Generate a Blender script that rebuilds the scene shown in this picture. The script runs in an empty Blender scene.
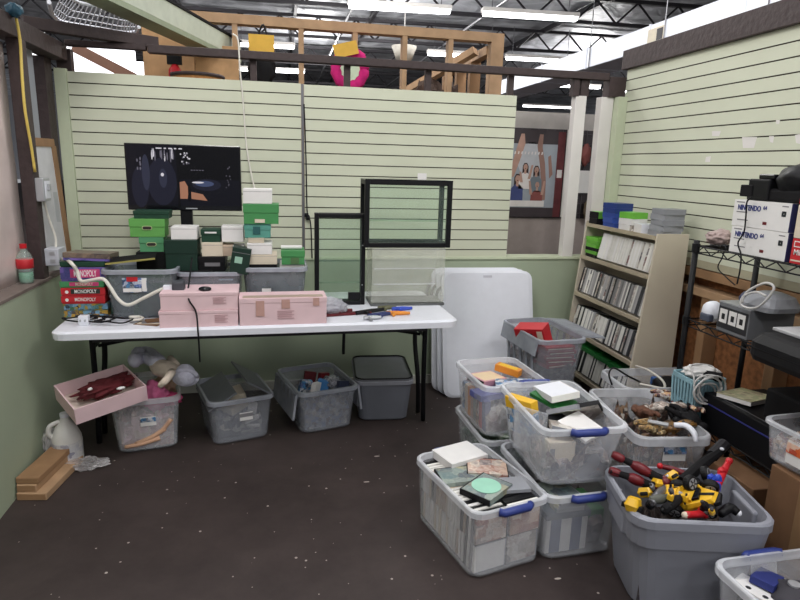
import bpy, bmesh, math, random
from mathutils import Vector, Matrix, noise
random.seed(7)
D = bpy.data
SC = bpy.context.scene
COL = SC.collection
R = math.radians
V = Vector

# ------------------------------------------------------------------ camera
F = 600.0
yc = V((-120, 138, -F)).normalized()
xc = V((3055, 48, -F)); xc = (xc - yc * xc.dot(yc)).normalized()
zc = xc.cross(yc)
M3 = Matrix((xc, yc, zc))            # camera axes -> world axes
EYE = V((0, 0, 1.5))
cam = D.objects.new('camera', D.cameras.new('camera'))
COL.objects.link(cam)
cam.matrix_world = Matrix.Translation(EYE) @ M3.to_4x4()
cam.data.sensor_width = 36; cam.data.lens = 27.0
cam.data.clip_start = .02; cam.data.clip_end = 200
SC.camera = cam


def at(px, py, x=None, y=None, z=None):
    """the point of a real plane (x, y or z given) that lies along a line of sight measured in the photograph"""
    r = M3 @ V(((px - 400) / F, (300 - py) / F, -1))
    if x is not None: t = (x - EYE.x) / r.x
    elif y is not None: t = (y - EYE.y) / r.y
    else: t = (z - EYE.z) / r.z
    return EYE + r * t


# ------------------------------------------------------------------ materials
MATS = {}


def lin(c):
    return tuple(((v / 255) / 12.92 if v / 255 <= .04045 else (((v / 255) + .055) / 1.055) ** 2.4) for v in c)


def mat(name, rgb, rough=.6, metal=0., var=.06, scale=18., bump=0., spec=.4, rnd=0.):
    if name in MATS: return MATS[name]
    m = D.materials.new(name); m.use_nodes = True
    nt = m.node_tree; b = nt.nodes['Principled BSDF']
    c = lin(rgb)
    b.inputs['Roughness'].default_value = rough
    b.inputs['Metallic'].default_value = metal
    b.inputs['Specular IOR Level'].default_value = spec
    tc = nt.nodes.new('ShaderNodeTexCoord')
    nz = nt.nodes.new('ShaderNodeTexNoise'); nz.inputs['Scale'].default_value = scale; nz.inputs['Detail'].default_value = 4
    nt.links.new(tc.outputs['Object'], nz.inputs['Vector'])
    rp = nt.nodes.new('ShaderNodeMapRange')
    rp.inputs[1].default_value = .3; rp.inputs[2].default_value = .7
    rp.inputs[3].default_value = 1 - var; rp.inputs[4].default_value = 1 + var
    nt.links.new(nz.outputs['Fac'], rp.inputs[0])
    hs = nt.nodes.new('ShaderNodeHueSaturation'); hs.inputs['Color'].default_value = (*c, 1)
    if rnd:
        oi = nt.nodes.new('ShaderNodeObjectInfo')
        r2 = nt.nodes.new('ShaderNodeMapRange'); r2.inputs[3].default_value = 1 - rnd; r2.inputs[4].default_value = 1 + rnd
        nt.links.new(oi.outputs['Random'], r2.inputs[0])
        mu = nt.nodes.new('ShaderNodeMath'); mu.operation = 'MULTIPLY'
        nt.links.new(rp.outputs[0], mu.inputs[0]); nt.links.new(r2.outputs[0], mu.inputs[1])
        nt.links.new(mu.outputs[0], hs.inputs['Value'])
    else:
        nt.links.new(rp.outputs[0], hs.inputs['Value'])
    nt.links.new(hs.outputs[0], b.inputs['Base Color'])
    if bump:
        bp = nt.nodes.new('ShaderNodeBump'); bp.inputs['Strength'].default_value = bump; bp.inputs['Distance'].default_value = .02
        nt.links.new(nz.outputs['Fac'], bp.inputs['Height']); nt.links.new(bp.outputs[0], b.inputs['Normal'])
    MATS[name] = m
    return m


def clear(name, rgb, fac, rough=.25, tint=(255, 255, 255)):
    """see-through plastic or glass: part of the light goes straight through, the rest meets a milky surface"""
    m = D.materials.new(name); m.use_nodes = True
    nt = m.node_tree; b = nt.nodes['Principled BSDF']; out = nt.nodes['Material Output']
    b.inputs['Base Color'].default_value = (*lin(rgb), 1); b.inputs['Roughness'].default_value = rough
    t = nt.nodes.new('ShaderNodeBsdfTransparent'); t.inputs[0].default_value = (*lin(tint), 1)
    mx = nt.nodes.new('ShaderNodeMixShader')
    nz = nt.nodes.new('ShaderNodeTexNoise'); nz.inputs['Scale'].default_value = 9
    tc = nt.nodes.new('ShaderNodeTexCoord'); nt.links.new(tc.outputs['Object'], nz.inputs['Vector'])
    mr = nt.nodes.new('ShaderNodeMapRange'); mr.inputs[1].default_value = .3; mr.inputs[2].default_value = .7
    mr.inputs[3].default_value = fac * .8; mr.inputs[4].default_value = fac * 1.2
    nt.links.new(nz.outputs['Fac'], mr.inputs[0]); nt.links.new(mr.outputs[0], mx.inputs[0])
    nt.links.new(t.outputs[0], mx.inputs[1]); nt.links.new(b.outputs[0], mx.inputs[2])
    nt.links.new(mx.outputs[0], out.inputs[0])
    MATS[name] = m
    return m


def emit(name, rgb, s):
    m = D.materials.new(name); m.use_nodes = True
    b = m.node_tree.nodes['Principled BSDF']
    b.inputs['Base Color'].default_value = (.003, .003, .004, 1); b.inputs['Specular IOR Level'].default_value = .25
    b.inputs['Emission Color'].default_value = (*lin(rgb), 1); b.inputs['Emission Strength'].default_value = s
    b.inputs['Roughness'].default_value = .25
    MATS[name] = m
    return m


def printed(name, cols, scale=22., rough=.35):
    """printed sleeve or packet: blotches of the given ink colours, another cut of the pattern on every copy"""
    m = D.materials.new(name); m.use_nodes = True
    nt = m.node_tree; b = nt.nodes['Principled BSDF']; b.inputs['Roughness'].default_value = rough
    tc = nt.nodes.new('ShaderNodeTexCoord'); oi = nt.nodes.new('ShaderNodeObjectInfo')
    ml = nt.nodes.new('ShaderNodeMath'); ml.operation = 'MULTIPLY'; ml.inputs[1].default_value = 37
    nt.links.new(oi.outputs['Random'], ml.inputs[0])
    ad = nt.nodes.new('ShaderNodeVectorMath'); ad.operation = 'ADD'
    nt.links.new(tc.outputs['Object'], ad.inputs[0]); nt.links.new(ml.outputs[0], ad.inputs[1])
    vo = nt.nodes.new('ShaderNodeTexVoronoi'); vo.inputs['Scale'].default_value = scale * 1.9; vo.distance = 'CHEBYCHEV'; vo.inputs['Randomness'].default_value = .85
    nt.links.new(ad.outputs[0], vo.inputs['Vector'])
    sp = nt.nodes.new('ShaderNodeSeparateColor'); nt.links.new(vo.outputs['Color'], sp.inputs[0])
    nz = nt.nodes.new('ShaderNodeTexNoise'); nz.inputs['Scale'].default_value = scale * 5; nt.links.new(ad.outputs[0], nz.inputs['Vector'])
    ml2 = nt.nodes.new('ShaderNodeMath'); ml2.operation = 'MULTIPLY_ADD'; ml2.inputs[1].default_value = .45; nt.links.new(nz.outputs['Fac'], ml2.inputs[0])
    sb = nt.nodes.new('ShaderNodeMath'); sb.operation = 'SUBTRACT'; sb.inputs[1].default_value = .22; nt.links.new(sp.outputs[0], sb.inputs[0]); nt.links.new(sb.outputs[0], ml2.inputs[2])
    cr = nt.nodes.new('ShaderNodeValToRGB'); cr.color_ramp.interpolation = 'LINEAR'
    n = len(cols)
    while len(cr.color_ramp.elements) < n: cr.color_ramp.elements.new(.5)
    for i, c in enumerate(cols):
        e = cr.color_ramp.elements[i]; e.position = i / (n - 1); e.color = (*lin(c), 1)
    nt.links.new(ml2.outputs[0], cr.inputs[0]); nt.links.new(cr.outputs[0], b.inputs['Base Color'])
    MATS[name] = m
    return m


slat_m = mat('slat_green', (208, 211, 189), .55, var=.025, scale=3)
slat_r = mat('slat_green_side', (206, 209, 188), .55, var=.03, scale=3)
wall_g = mat('wall_green', (166, 177, 153), .6, var=.04, scale=4)
ledge_m = mat('ledge_wood', (120, 108, 102), .7, var=.1)
brown = mat('dark_brown_paint', (62, 50, 50), .6, var=.14, scale=30, bump=.2)
groove_m = mat('raw_board', (70, 60, 48), .8)
white_p = mat('white_paint', (222, 218, 214), .55, var=.04, scale=6)
pale_strip = mat('pale_green_strip', (200, 208, 180), .55, var=.03)
base_m = mat('baseboard_grey', (190, 190, 180), .6, var=.06)
lumber = mat('pine_lumber', (172, 140, 108), .7, var=.16, scale=9)
lumber_d = mat('old_lumber', (150, 116, 84), .75, var=.16, scale=8)
plywood = mat('plywood', (176, 138, 98), .7, var=.1)
steel = mat('dark_steel', (52, 50, 54), .5, .4)
grey_metal = mat('grey_metal', (120, 120, 124), .45, .6)
black = mat('black_plastic', (17, 17, 20), .5, spec=.25)
black_gl = mat('black_gloss', (14, 15, 20), .18)
black_mt = mat('black_matte', (23, 22, 24), .8, spec=.2)
white_pl = mat('white_plastic', (228, 230, 238), .4, var=.02)
white_card = mat('white_card', (228, 226, 224), .6, var=.03)
cream_card = mat('cream_card', (216, 204, 184), .65, var=.04)
cream = mat('cream_laminate', (203, 193, 174), .5, var=.03, scale=5)
cream_e = mat('cream_edge', (176, 164, 140), .5, var=.05)
pink_card = mat('pink_card', (224, 194, 198), .75, var=.04, scale=12)
pink_in = mat('pink_card_inner', (206, 190, 178), .8, var=.05)
maroon = mat('maroon_cloth', (92, 30, 36), .85, var=.25, scale=14, bump=.3)
pink_cloth = mat('pink_cloth', (226, 120, 165), .8, var=.14, scale=14, bump=.2)
hot_pink = mat('magenta_cloth', (200, 70, 120), .8, var=.15)
tan_cloth = mat('tan_cloth', (190, 160, 135), .85, var=.18, scale=16, bump=.3)
skin_v = mat('doll_vinyl', (214, 170, 140), .5, var=.06)
plush = mat('lilac_plush', (206, 206, 222), .95, var=.06, scale=40, bump=.4)
cream_pl = mat('cream_plush', (206, 192, 176), .95, var=.08, scale=40, bump=.3)
bin_clear = clear('milky_clear_plastic', (240, 242, 248), .23)
bin_clear2 = clear('milky_clear_plastic_heavier', (234, 238, 246), .27)
bin_grey = clear('smoky_clear_plastic', (176, 180, 190), .30)
bin_smoke = clear('smoked_plastic_tub', (126, 134, 140), .62)
bin_rim = clear('milky_rim', (238, 240, 246), .50)
bin_rim_g = clear('smoky_rim', (164, 168, 178), .8)
lid_grey = mat('grey_lid_plastic', (104, 106, 112), .45, var=.05)
tote_grey = mat('grey_tote_plastic', (146, 148, 158), .5, var=.03, scale=5)
tote_solid = mat('grey_tub_plastic', (110, 113, 122), .5, var=.04, scale=6)
blue_h = mat('blue_handle', (52, 66, 134), .4)
glass = clear('clear_glass', (200, 220, 210), .06, .05, (240, 247, 242))
film = clear('thin_plastic_film', (226, 222, 224), .35, .2)
acrylic = clear('clear_acrylic', (236, 238, 228), .17, .1)
bottle_m = clear('bottle_plastic', (220, 235, 230), .25, .08, (240, 250, 245))
green_b = mat('bright_green_card', (98, 162, 82), .5, var=.03)
green_m = mat('mid_green_card', (84, 148, 104), .5, var=.03)
green_k = mat('grass_green_card', (70, 140, 82), .5, var=.03)
green_d = mat('dark_green_card', (26, 62, 46), .5, var=.06)
green_x = mat('deep_green_card', (18, 46, 36), .5, var=.06)
teal_m = mat('teal_card', (88, 152, 138), .5, var=.03)
red_m = mat('red_card', (190, 40, 48), .5, var=.04)
red_pl = mat('red_plastic', (190, 30, 40), .35, var=.08)
dkred = mat('dark_red_plastic', (104, 24, 32), .4, var=.15)
blue_pl = mat('blue_plastic', (40, 70, 180), .35, var=.08)
blue_case = mat('blue_case', (52, 76, 150), .35, rnd=.4)
yellow_pl = mat('yellow_plastic', (232, 182, 40), .35, var=.05)
orange_m = mat('orange_card', (222, 140, 50), .5, var=.06)
silver = mat('silver_plastic', (176, 178, 182), .35, .4)
navy = mat('navy_ink', (44, 54, 120), .5)
ink = mat('black_ink', (26, 26, 30), .6)
ink_grey = mat('grey_ink', (120, 118, 122), .6)
yellow_cd = mat('yellow_tag_card', (214, 168, 62), .6)
yellow_wire = mat('yellow_cord', (206, 180, 92), .5)
teal_pl = mat('pale_blue_plastic', (146, 184, 196), .45)
white_cord = mat('white_cord', (222, 218, 208), .5)
grey_cord = mat('grey_cord', (206, 204, 202), .5)
wicker = mat('wicker', (166, 116, 66), .8, var=.25, scale=60, bump=.4)
osb = mat('osb_board', (140, 92, 56), .8, var=.4, scale=34)
cardboard = mat('brown_cardboard', (120, 88, 62), .8, var=.08)
duct_m = mat('white_duct', (226, 230, 240), .5, .1, var=.03, scale=4)
spine_w = mat('white_spine', (222, 220, 214), .5, rnd=.12)
spine_g = mat('grey_spine', (150, 148, 148), .45, rnd=.45)
spine_k = mat('black_spine', (42, 42, 46), .4, rnd=.4)
spine_c = mat('tan_spine', (190, 170, 150), .5, rnd=.2)
case_grey = mat('clear_grey_case', (150, 152, 158), .3, rnd=.15)
case_green = mat('green_game_case', (104, 176, 62), .35, rnd=.12)
case_dkgreen = mat('dark_green_case', (34, 104, 48), .35, rnd=.15)
ink_cover = printed('cover_mixed', [(70, 70, 78), (196, 188, 178), (140, 130, 120), (226, 222, 214), (120, 84, 80)], 11)
ink_warm = printed('cover_warm', [(206, 180, 160), (150, 96, 84), (226, 212, 196), (112, 100, 104)], 11)
ink_cool = printed('cover_cool', [(96, 120, 124), (150, 160, 150), (76, 88, 100), (176, 172, 140)], 11)
ink_toy = printed('toy_print', [(230, 226, 220), (120, 40, 44), (40, 40, 44), (206, 160, 110), (236, 232, 226)], 30)
ink_blue = printed('packet_blue', [(50, 90, 160), (226, 228, 230), (40, 50, 80), (90, 150, 200)], 26)
ink_board = printed('board_game_print', [(40, 90, 60), (190, 150, 60), (40, 44, 60), (120, 160, 190), (70, 120, 60)], 30)
ink_purple = printed('purple_print', [(70, 60, 130), (110, 90, 160), (50, 60, 110)], 20)
printed('orange_print', [(206, 84, 50), (226, 120, 60), (230, 200, 180), (190, 70, 50), (120, 140, 90)], 12)
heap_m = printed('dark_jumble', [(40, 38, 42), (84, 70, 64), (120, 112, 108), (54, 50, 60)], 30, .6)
tube_m = emit('fluorescent_tube', (250, 252, 255), 9)
mint = mat('mint_disc', (150, 206, 182), .3)


# floor: dark scuffed floor with pale crumbs and scrapes
def floor_mat():
    m = D.materials.new('scuffed_dark_floor'); m.use_nodes = True
    nt = m.node_tree; b = nt.nodes['Principled BSDF']; b.inputs['Roughness'].default_value = .62
    b.inputs['Specular IOR Level'].default_value = .3
    tc = nt.nodes.new('ShaderNodeTexCoord')
    n1 = nt.nodes.new('ShaderNodeTexNoise'); n1.inputs['Scale'].default_value = 2.2; n1.inputs['Detail'].default_value = 8
    n1.inputs['Roughness'].default_value = .7
    c1 = nt.nodes.new('ShaderNodeValToRGB')
    c1.color_ramp.elements[0].position = .3; c1.color_ramp.elements[0].color = (*lin((50, 42, 41)), 1)
    c1.color_ramp.elements[1].position = .75; c1.color_ramp.elements[1].color = (*lin((72, 62, 60)), 1)
    vo = nt.nodes.new('ShaderNodeTexVoronoi'); vo.inputs['Scale'].default_value = 26; vo.inputs['Randomness'].default_value = 1
    v2 = nt.nodes.new('ShaderNodeTexVoronoi'); v2.inputs['Scale'].default_value = 3.1
    mp = nt.nodes.new('ShaderNodeMapping'); mp.inputs['Scale'].default_value = (1, 2.6, 1); mp.inputs['Rotation'].default_value = (0, 0, .3)
    nt.links.new(tc.outputs['Object'], mp.inputs[0]); nt.links.new(mp.outputs[0], v2.inputs['Vector'])
    nt.links.new(tc.outputs['Object'], n1.inputs['Vector']); nt.links.new(tc.outputs['Object'], vo.inputs['Vector'])
    # crumb where the cell centre is near, its size drawn from the cell's random colour
    sp = nt.nodes.new('ShaderNodeSeparateColor'); nt.links.new(vo.outputs['Color'], sp.inputs[0])
    pw = nt.nodes.new('ShaderNodeMath'); pw.operation = 'POWER'; pw.inputs[1].default_value = 3.5; nt.links.new(sp.outputs[0], pw.inputs[0])
    sz = nt.nodes.new('ShaderNodeMath'); sz.operation = 'MULTIPLY'; sz.inputs[1].default_value = .15; nt.links.new(pw.outputs[0], sz.inputs[0])
    lt = nt.nodes.new('ShaderNodeMath'); lt.operation = 'LESS_THAN'; nt.links.new(vo.outputs['Distance'], lt.inputs[0]); nt.links.new(sz.outputs[0], lt.inputs[1])
    lt2 = nt.nodes.new('ShaderNodeMath'); lt2.operation = 'LESS_THAN'; lt2.inputs[1].default_value = .045; nt.links.new(v2.outputs['Distance'], lt2.inputs[0])
    mx = nt.nodes.new('ShaderNodeMath'); mx.operation = 'MAXIMUM'; nt.links.new(lt.outputs[0], mx.inputs[0]); nt.links.new(lt2.outputs[0], mx.inputs[1])
    mix = nt.nodes.new('ShaderNodeMix'); mix.data_type = 'RGBA'
    nt.links.new(mx.outputs[0], mix.inputs[0]); nt.links.new(c1.outputs[0], mix.inputs[6]); mix.inputs[7].default_value = (*lin((176, 166, 158)), 1)
    nt.links.new(n1.outputs['Fac'], c1.inputs[0]); nt.links.new(mix.outputs[2], b.inputs['Base Color'])
    bp = nt.nodes.new('ShaderNodeBump'); bp.inputs['Strength'].default_value = .15; nt.links.new(n1.outputs['Fac'], bp.inputs['Height']); nt.links.new(bp.outputs[0], b.inputs['Normal'])
    return m


def foil_mat():
    m = D.materials.new('foil_insulation'); m.use_nodes = True
    nt = m.node_tree; b = nt.nodes['Principled BSDF']; b.inputs['Roughness'].default_value = .5; b.inputs['Metallic'].default_value = .25
    tc = nt.nodes.new('ShaderNodeTexCoord')
    n1 = nt.nodes.new('ShaderNodeTexNoise'); n1.inputs['Scale'].default_value = 1.3; n1.inputs['Detail'].default_value = 7; n1.inputs['Distortion'].default_value = 1.2
    nt.links.new(tc.outputs['Object'], n1.inputs['Vector'])
    c1 = nt.nodes.new('ShaderNodeValToRGB')
    c1.color_ramp.elements[0].position = .3; c1.color_ramp.elements[0].color = (*lin((134, 136, 143)), 1)
    c1.color_ramp.elements[1].position = .7; c1.color_ramp.elements[1].color = (*lin((214, 216, 222)), 1)
    nt.links.new(n1.outputs['Fac'], c1.inputs[0]); nt.links.new(c1.outputs[0], b.inputs['Base Color'])
    bp = nt.nodes.new('ShaderNodeBump'); bp.inputs['Strength'].default_value = .8; bp.inputs['Distance'].default_value = .15
    nt.links.new(n1.outputs['Fac'], bp.inputs['Height']); nt.links.new(bp.outputs[0], b.inputs['Normal'])
    return m


# ------------------------------------------------------------------ mesh helpers
def nb(): return bmesh.new()


def bx(bm, x0, x1, y0, y1, z0, z1, mx=None, mi=0):
    vs = [bm.verts.new((x, y, z)) for z in (z0, z1) for y in (y0, y1) for x in (x0, x1)]
    if mx is not None:
        for v in vs: v.co = mx @ v.co
    for f in ((0, 2, 3, 1), (4, 5, 7, 6), (0, 1, 5, 4), (2, 6, 7, 3), (0, 4, 6, 2), (1, 3, 7, 5)):
        fc = bm.faces.new([vs[i] for i in f]); fc.material_index = mi
    return bm


def loft(bm, rings, cap0=True, cap1=True, close=True):
    rv = [[bm.verts.new(p) for p in r] for r in rings]
    n = len(rings[0])
    for a, b in zip(rv, rv[1:]):
        for i in range(n if close else n - 1):
            j = (i + 1) % n
            try: bm.faces.new((a[i], a[j], b[j], b[i]))
            except ValueError: pass
    if cap0: bm.faces.new(rv[0][::-1])
    if cap1: bm.faces.new(rv[-1])
    return bm


def rrect(l, w, r, z, n=4):
    r = min(r, l / 2 - 1e-4, w / 2 - 1e-4); pts = []
    for k, (sx, sy) in enumerate(((1, 1), (-1, 1), (-1, -1), (1, -1))):
        for i in range(n + 1):
            a = math.pi / 2 * (k + i / n)
            pts.append(V((sx * (l / 2 - r) + r * math.cos(a), sy * (w / 2 - r) + r * math.sin(a), z)))
    return pts


def lathe(bm, prof, seg=20, c=(0, 0, 0)):
    rings = []
    for r, z in prof:
        rings.append([V((c[0] + max(r, 1e-4) * math.cos(2 * math.pi * i / seg), c[1] + max(r, 1e-4) * math.sin(2 * math.pi * i / seg), c[2] + z)) for i in range(seg)])
    return loft(bm, rings)


def tube(bm, pts, r, seg=8, smooth=0):
    pts = [V(p) for p in pts]
    if smooth and len(pts) > 2:
        q = []
        ext = [pts[0] * 2 - pts[1]] + pts + [pts[-1] * 2 - pts[-2]]
        for i in range(1, len(ext) - 2):
            p0, p1, p2, p3 = ext[i - 1:i + 3]
            for k in range(smooth):
                t = k / smooth
                q.append(.5 * ((2 * p1) + (p2 - p0) * t + (2 * p0 - 5 * p1 + 4 * p2 - p3) * t * t + (3 * p1 - p0 - 3 * p2 + p3) * t ** 3))
        q.append(pts[-1])
        if not isinstance(r, (int, float)):
            rr = []
            for i in range(len(pts) - 1):
                for k in range(smooth): rr.append(r[i] + (r[i + 1] - r[i]) * k / smooth)
            rr.append(r[-1]); r = rr
        pts = q
    rs = [r] * len(pts) if isinstance(r, (int, float)) else r
    rings = []; up = None
    for i, p in enumerate(pts):
        d = (pts[min(i + 1, len(pts) - 1)] - pts[max(i - 1, 0)])
        if d.length < 1e-9: d = V((0, 0, 1))
        d.normalize()
        if up is None: up = d.orthogonal().normalized()
        else:
            up = up - d * up.dot(d)
            up = up.normalized() if up.length > 1e-6 else d.orthogonal().normalized()
        s = d.cross(up)
        rings.append([p + (up * math.cos(2 * math.pi * k / seg) + s * math.sin(2 * math.pi * k / seg)) * rs[i] for k in range(seg)])
    return loft(bm, rings)


def blob(bm, c, s, amp=.25, freq=3., sub=3, seed=0., mx=None):
    t = bmesh.new(); bmesh.ops.create_icosphere(t, subdivisions=sub, radius=1)
    for v in t.verts:
        n = noise.noise(v.co * freq + V((seed, seed * 1.7, seed * .3)))
        n2 = noise.noise(v.co * freq * 2.3 + V((seed + 9, seed, 4)))
        p = v.co * (1 + amp * n + amp * .5 * n2)
        p = V((p.x * s[0], p.y * s[1], p.z * s[2]))
        if mx is not None: p = mx @ p
        v.co = p + V(c)
    vm = {v: bm.verts.new(v.co) for v in t.verts}
    for f in t.faces: bm.faces.new([vm[v] for v in f.verts])
    t.free(); return bm


def obj(name, bm, m, parent=None, bevel=0., smooth=False, label=None):
    bmesh.ops.recalc_face_normals(bm, faces=bm.faces[:])
    me = D.meshes.new(name); bm.to_mesh(me); bm.free()
    for x in (m if isinstance(m, (list, tuple)) else [m]): me.materials.append(x)
    o = D.objects.new(name, me); COL.objects.link(o)
    if parent is not None: o.parent = parent
    if smooth:
        for p in me.polygons: p.use_smooth = True
    if bevel:
        b = o.modifiers.new('b', 'BEVEL'); b.width = bevel; b.segments = 2; b.limit_method = 'ANGLE'; b.angle_limit = R(40)
    if label: o['label'] = label
    return o


def tag(o, label, cat, group=None, kind=None):
    o['label'] = label; o['category'] = cat
    if group: o['group'] = group
    if kind: o['kind'] = kind
    return o


def thing(name, label, cat, loc=(0, 0, 0), rot=(0, 0, 0), group=None):
    o = D.objects.new(name, None); COL.objects.link(o); o.location = loc
    o.rotation_euler = rot if isinstance(rot, (tuple, list)) else (0, 0, rot)
    o.empty_display_size = .05
    return tag(o, label, cat, group)


def struct(name, bm, m, parent=None, bevel=0., label=None):
    o = obj(name, bm, m, parent, bevel)
    if parent is None: o['kind'] = 'structure'
    if label: o['label'] = label
    return o


def dup(o, parent=None):
    c = o.copy(); COL.objects.link(c)
    if parent is not None: c.parent = parent
    for ch in [x for x in D.objects if x.parent == o]:
        dup(ch, c)
    return c


def lettering(s, size, m, parent, loc, rot, bold=0., sx=1., name='lettering', extrude=.0006):
    cu = D.curves.new('t', 'FONT'); cu.body = s; cu.size = size; cu.extrude = extrude; cu.offset = bold
    cu.align_x = 'CENTER'; cu.align_y = 'CENTER'
    t = D.objects.new('t', cu); COL.objects.link(t)
    bpy.context.view_layer.update()
    me = D.meshes.new_from_object(t.evaluated_get(bpy.context.evaluated_depsgraph_get()))
    D.objects.remove(t)
    me.materials.clear(); me.materials.append(m)
    o = D.objects.new(name, me); COL.objects.link(o); o.parent = parent
    o.location = loc; o.rotation_euler = rot; o.scale = (sx, 1, 1)
    return o


FRONT = (R(90), 0, 0)             # on a face turned to -Y
SIDE = (R(90), 0, R(-90))         # on a face turned to -X


def poly(bm, pts, mi=0):
    f = bm.faces.new([bm.verts.new(p) for p in pts]); f.material_index = mi
    return bm


# ================================================================== THE SETTING
bm = nb(); bx(bm, -14, 22, -4, 42, -.06, 0); struct('floor', bm, floor_mat())
bm = nb(); bx(bm, -30, 40, -8, 42, 5.0, 5.1); struct('ceiling', bm, foil_mat())
bm = nb(); bx(bm, -30, 40, 42, 42.2, 0, 5); struct('wall_far', bm, mat('far_wall', (150, 150, 155), .8))

YB, XL, XR = 3.92, -1.18, 2.30
# low walls
bm = nb(); bx(bm, -1.36, XR, YB, YB + .12, 0, .885); struct('wall_back', bm, wall_g)
bm = nb(); bx(bm, -1.36, XR, YB - .012, YB + .13, .885, .9); struct('trim_1', bm, pale_strip)
bm = nb(); bx(bm, -1.36, XL, .2, YB, 0, .872); struct('wall_left', bm, wall_g)
bm = nb(); bx(bm, -1.37, XL + .004, .2, YB, .872, .886); struct('trim_2', bm, ledge_m)
bm = nb(); bx(bm, XL, XR, YB - .014, YB, 0, .06); struct('baseboard_back', bm, base_m)


def slatwall(name, u0, u1, z0, z1, g0, sp, mat0, axis):
    """grooved board: faces of the slats with a recessed dark groove under each; axis 'x' runs along the back wall, 'y' along the side wall"""
    zs = [z0]; g = g0; lv = []
    while g > z0 + .012: lv.append(g); g -= sp
    prof = [(0, z1)]                      # depth, z, going down the face
    for g in lv:
        prof += [(0, g + .0032), (.009, g + .0032), (.009, g - .0032), (0, g - .0032)]
    prof += [(0, z0)]
    bm = nb()
    def P(u, d, z): return (u, YB + d, z) if axis == 'x' else (XR + d, u, z)
    rows = [(bm.verts.new(P(u0, d, z)), bm.verts.new(P(u1, d, z))) for d, z in prof]
    for i, (a, b) in enumerate(zip(rows, rows[1:])):
        f = bm.faces.new((a[0], a[1], b[1], b[0])); f.material_index = 0 if i % 4 == 0 else 1
    back = [bm.verts.new(P(u, .018, z)) for u, z in ((u0, z1), (u1, z1), (u1, z0), (u0, z0))]
    bm.faces.new(back)
    bm.faces.new((rows[0][0], rows[0][1], back[1], back[0])); bm.faces.new((rows[-1][0], rows[-1][1], back[2], back[3]))
    bm.faces.new([r[0] for r in rows] + [back[3], back[0]]); bm.faces.new([r[1] for r in rows] + [back[2], back[1]])
    return struct(name, bm, [mat0, groove_m])


slatwall('wall_back', -1.185, .132, .9, 1.972, 1.911, .0681, slat_m, 'x')
slatwall('wall_back', .152, 1.535, .9, 1.968, 1.899, .0678, slat_m, 'x')
wr = slatwall('wall_right', 1.0, 3.90, 1.03, 2.168, 2.099, .0690, slat_r, 'y')
# strips and posts
for pts in (((742, 137), (757, 137), (754, 148), (743, 148)), ((712, 131), (721, 131), (719, 136), (712, 136)), ((769, 136), (774, 136), (773, 143), (770, 142)), ((795, 135), (800, 134), (800, 144), (796, 143)), ((706, 157), (711, 156), (710, 162), (705, 162)), ((776, 120), (780, 120), (779, 124), (776, 124))):
    q = [at(px, py, x=XR - .0008) for px, py in pts]
    struct('worn_patch', loft(nb(), [q, [p + V((.0006, 0, 0)) for p in q]]), white_p, wr)
bm = nb(); bx(bm, -1.25, -1.187, YB - .012, YB + .02, .9, 1.985); struct('trim_3', bm, pale_strip)
bm = nb(); bx(bm, .134, .150, YB + .002, YB + .02, .9, 1.97); struct('trim_4', bm, grey_metal)
bm = nb(); bx(bm, 2.235, 2.298, 3.86, YB + .02, .9, 1.99); struct('trim_5', bm, pale_strip)
n = [5]


def trim(x0, x1, y0, y1, z0, z1, m, bevel=.003):
    n[0] += 1
    bm = nb(); bx(bm, x0, x1, y0, y1, z0, z1)
    return struct('trim_%d' % n[0], bm, m, bevel=bevel)


trim(-1.245, -1.185, 3.285, 3.36, .886, 2.03, brown)          # post on the side wall
trim(-1.34, -1.255, 3.79, 3.90, .886, 2.03, brown)          # corner post
trim(-1.29, -1.185, .6, 3.96, 2.03, 2.12, brown)            # head beam of the side wall
trim(-1.18, -.75, 3.905, 3.955, 2.108, 2.14, brown)
trim(-.74, 2.175, 3.90, 3.96, 2.095, 2.14, brown)             # rail over the back wall
trim(-1.25, -1.17, 3.965, 4.02, 1.975, 2.10, brown)
for x in (-.15, .42, .94, 1.50): trim(x - .02, x + .02, 3.945, 3.985, 1.90, 2.10, brown)
trim(1.93, 1.975, 3.92, 3.98, 1.985, 2.10, brown); trim(1.99, 2.05, 3.93, 3.99, 1.985, 2.10, brown)
trim(2.18, 2.30, 3.90, 3.99, 1.99, 2.12, brown)
trim(1.955, 2.035, 3.925, 3.99, .9, 1.99, white_p); trim(2.14, 2.232, 3.92, 3.99, .9, 1.99, white_p)
trim(XR - .03, XR + .07, 1.0, 3.93, 2.168, 2.29, brown)      # dark board over the side wall
# open framing under the right slat wall
trim(XR, XR + .035, 1.0, 3.92, .985, 1.03, mat('pale_painted_edge', (170, 164, 140), .7))
trim(XR, XR + .09, 1.0, 3.92, .93, .98, lumber_d); trim(XR - .005, XR + .09, 1.0, 3.92, .83, .875, lumber)
trim(XR, XR + .09, 1.0, 3.92, 0, .04, lumber_d)
for y in (3.85, 3.35, 2.86, 2.36, 1.9, 1.4): trim(XR + .002, XR + .088, y - .03, y + .03, .04, .83, lumber_d)
bm = nb(); bx(bm, XR + .09, XR + .11, 1.0, 3.92, 0, 1.03); struct('wall_right', bm, osb)

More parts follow.
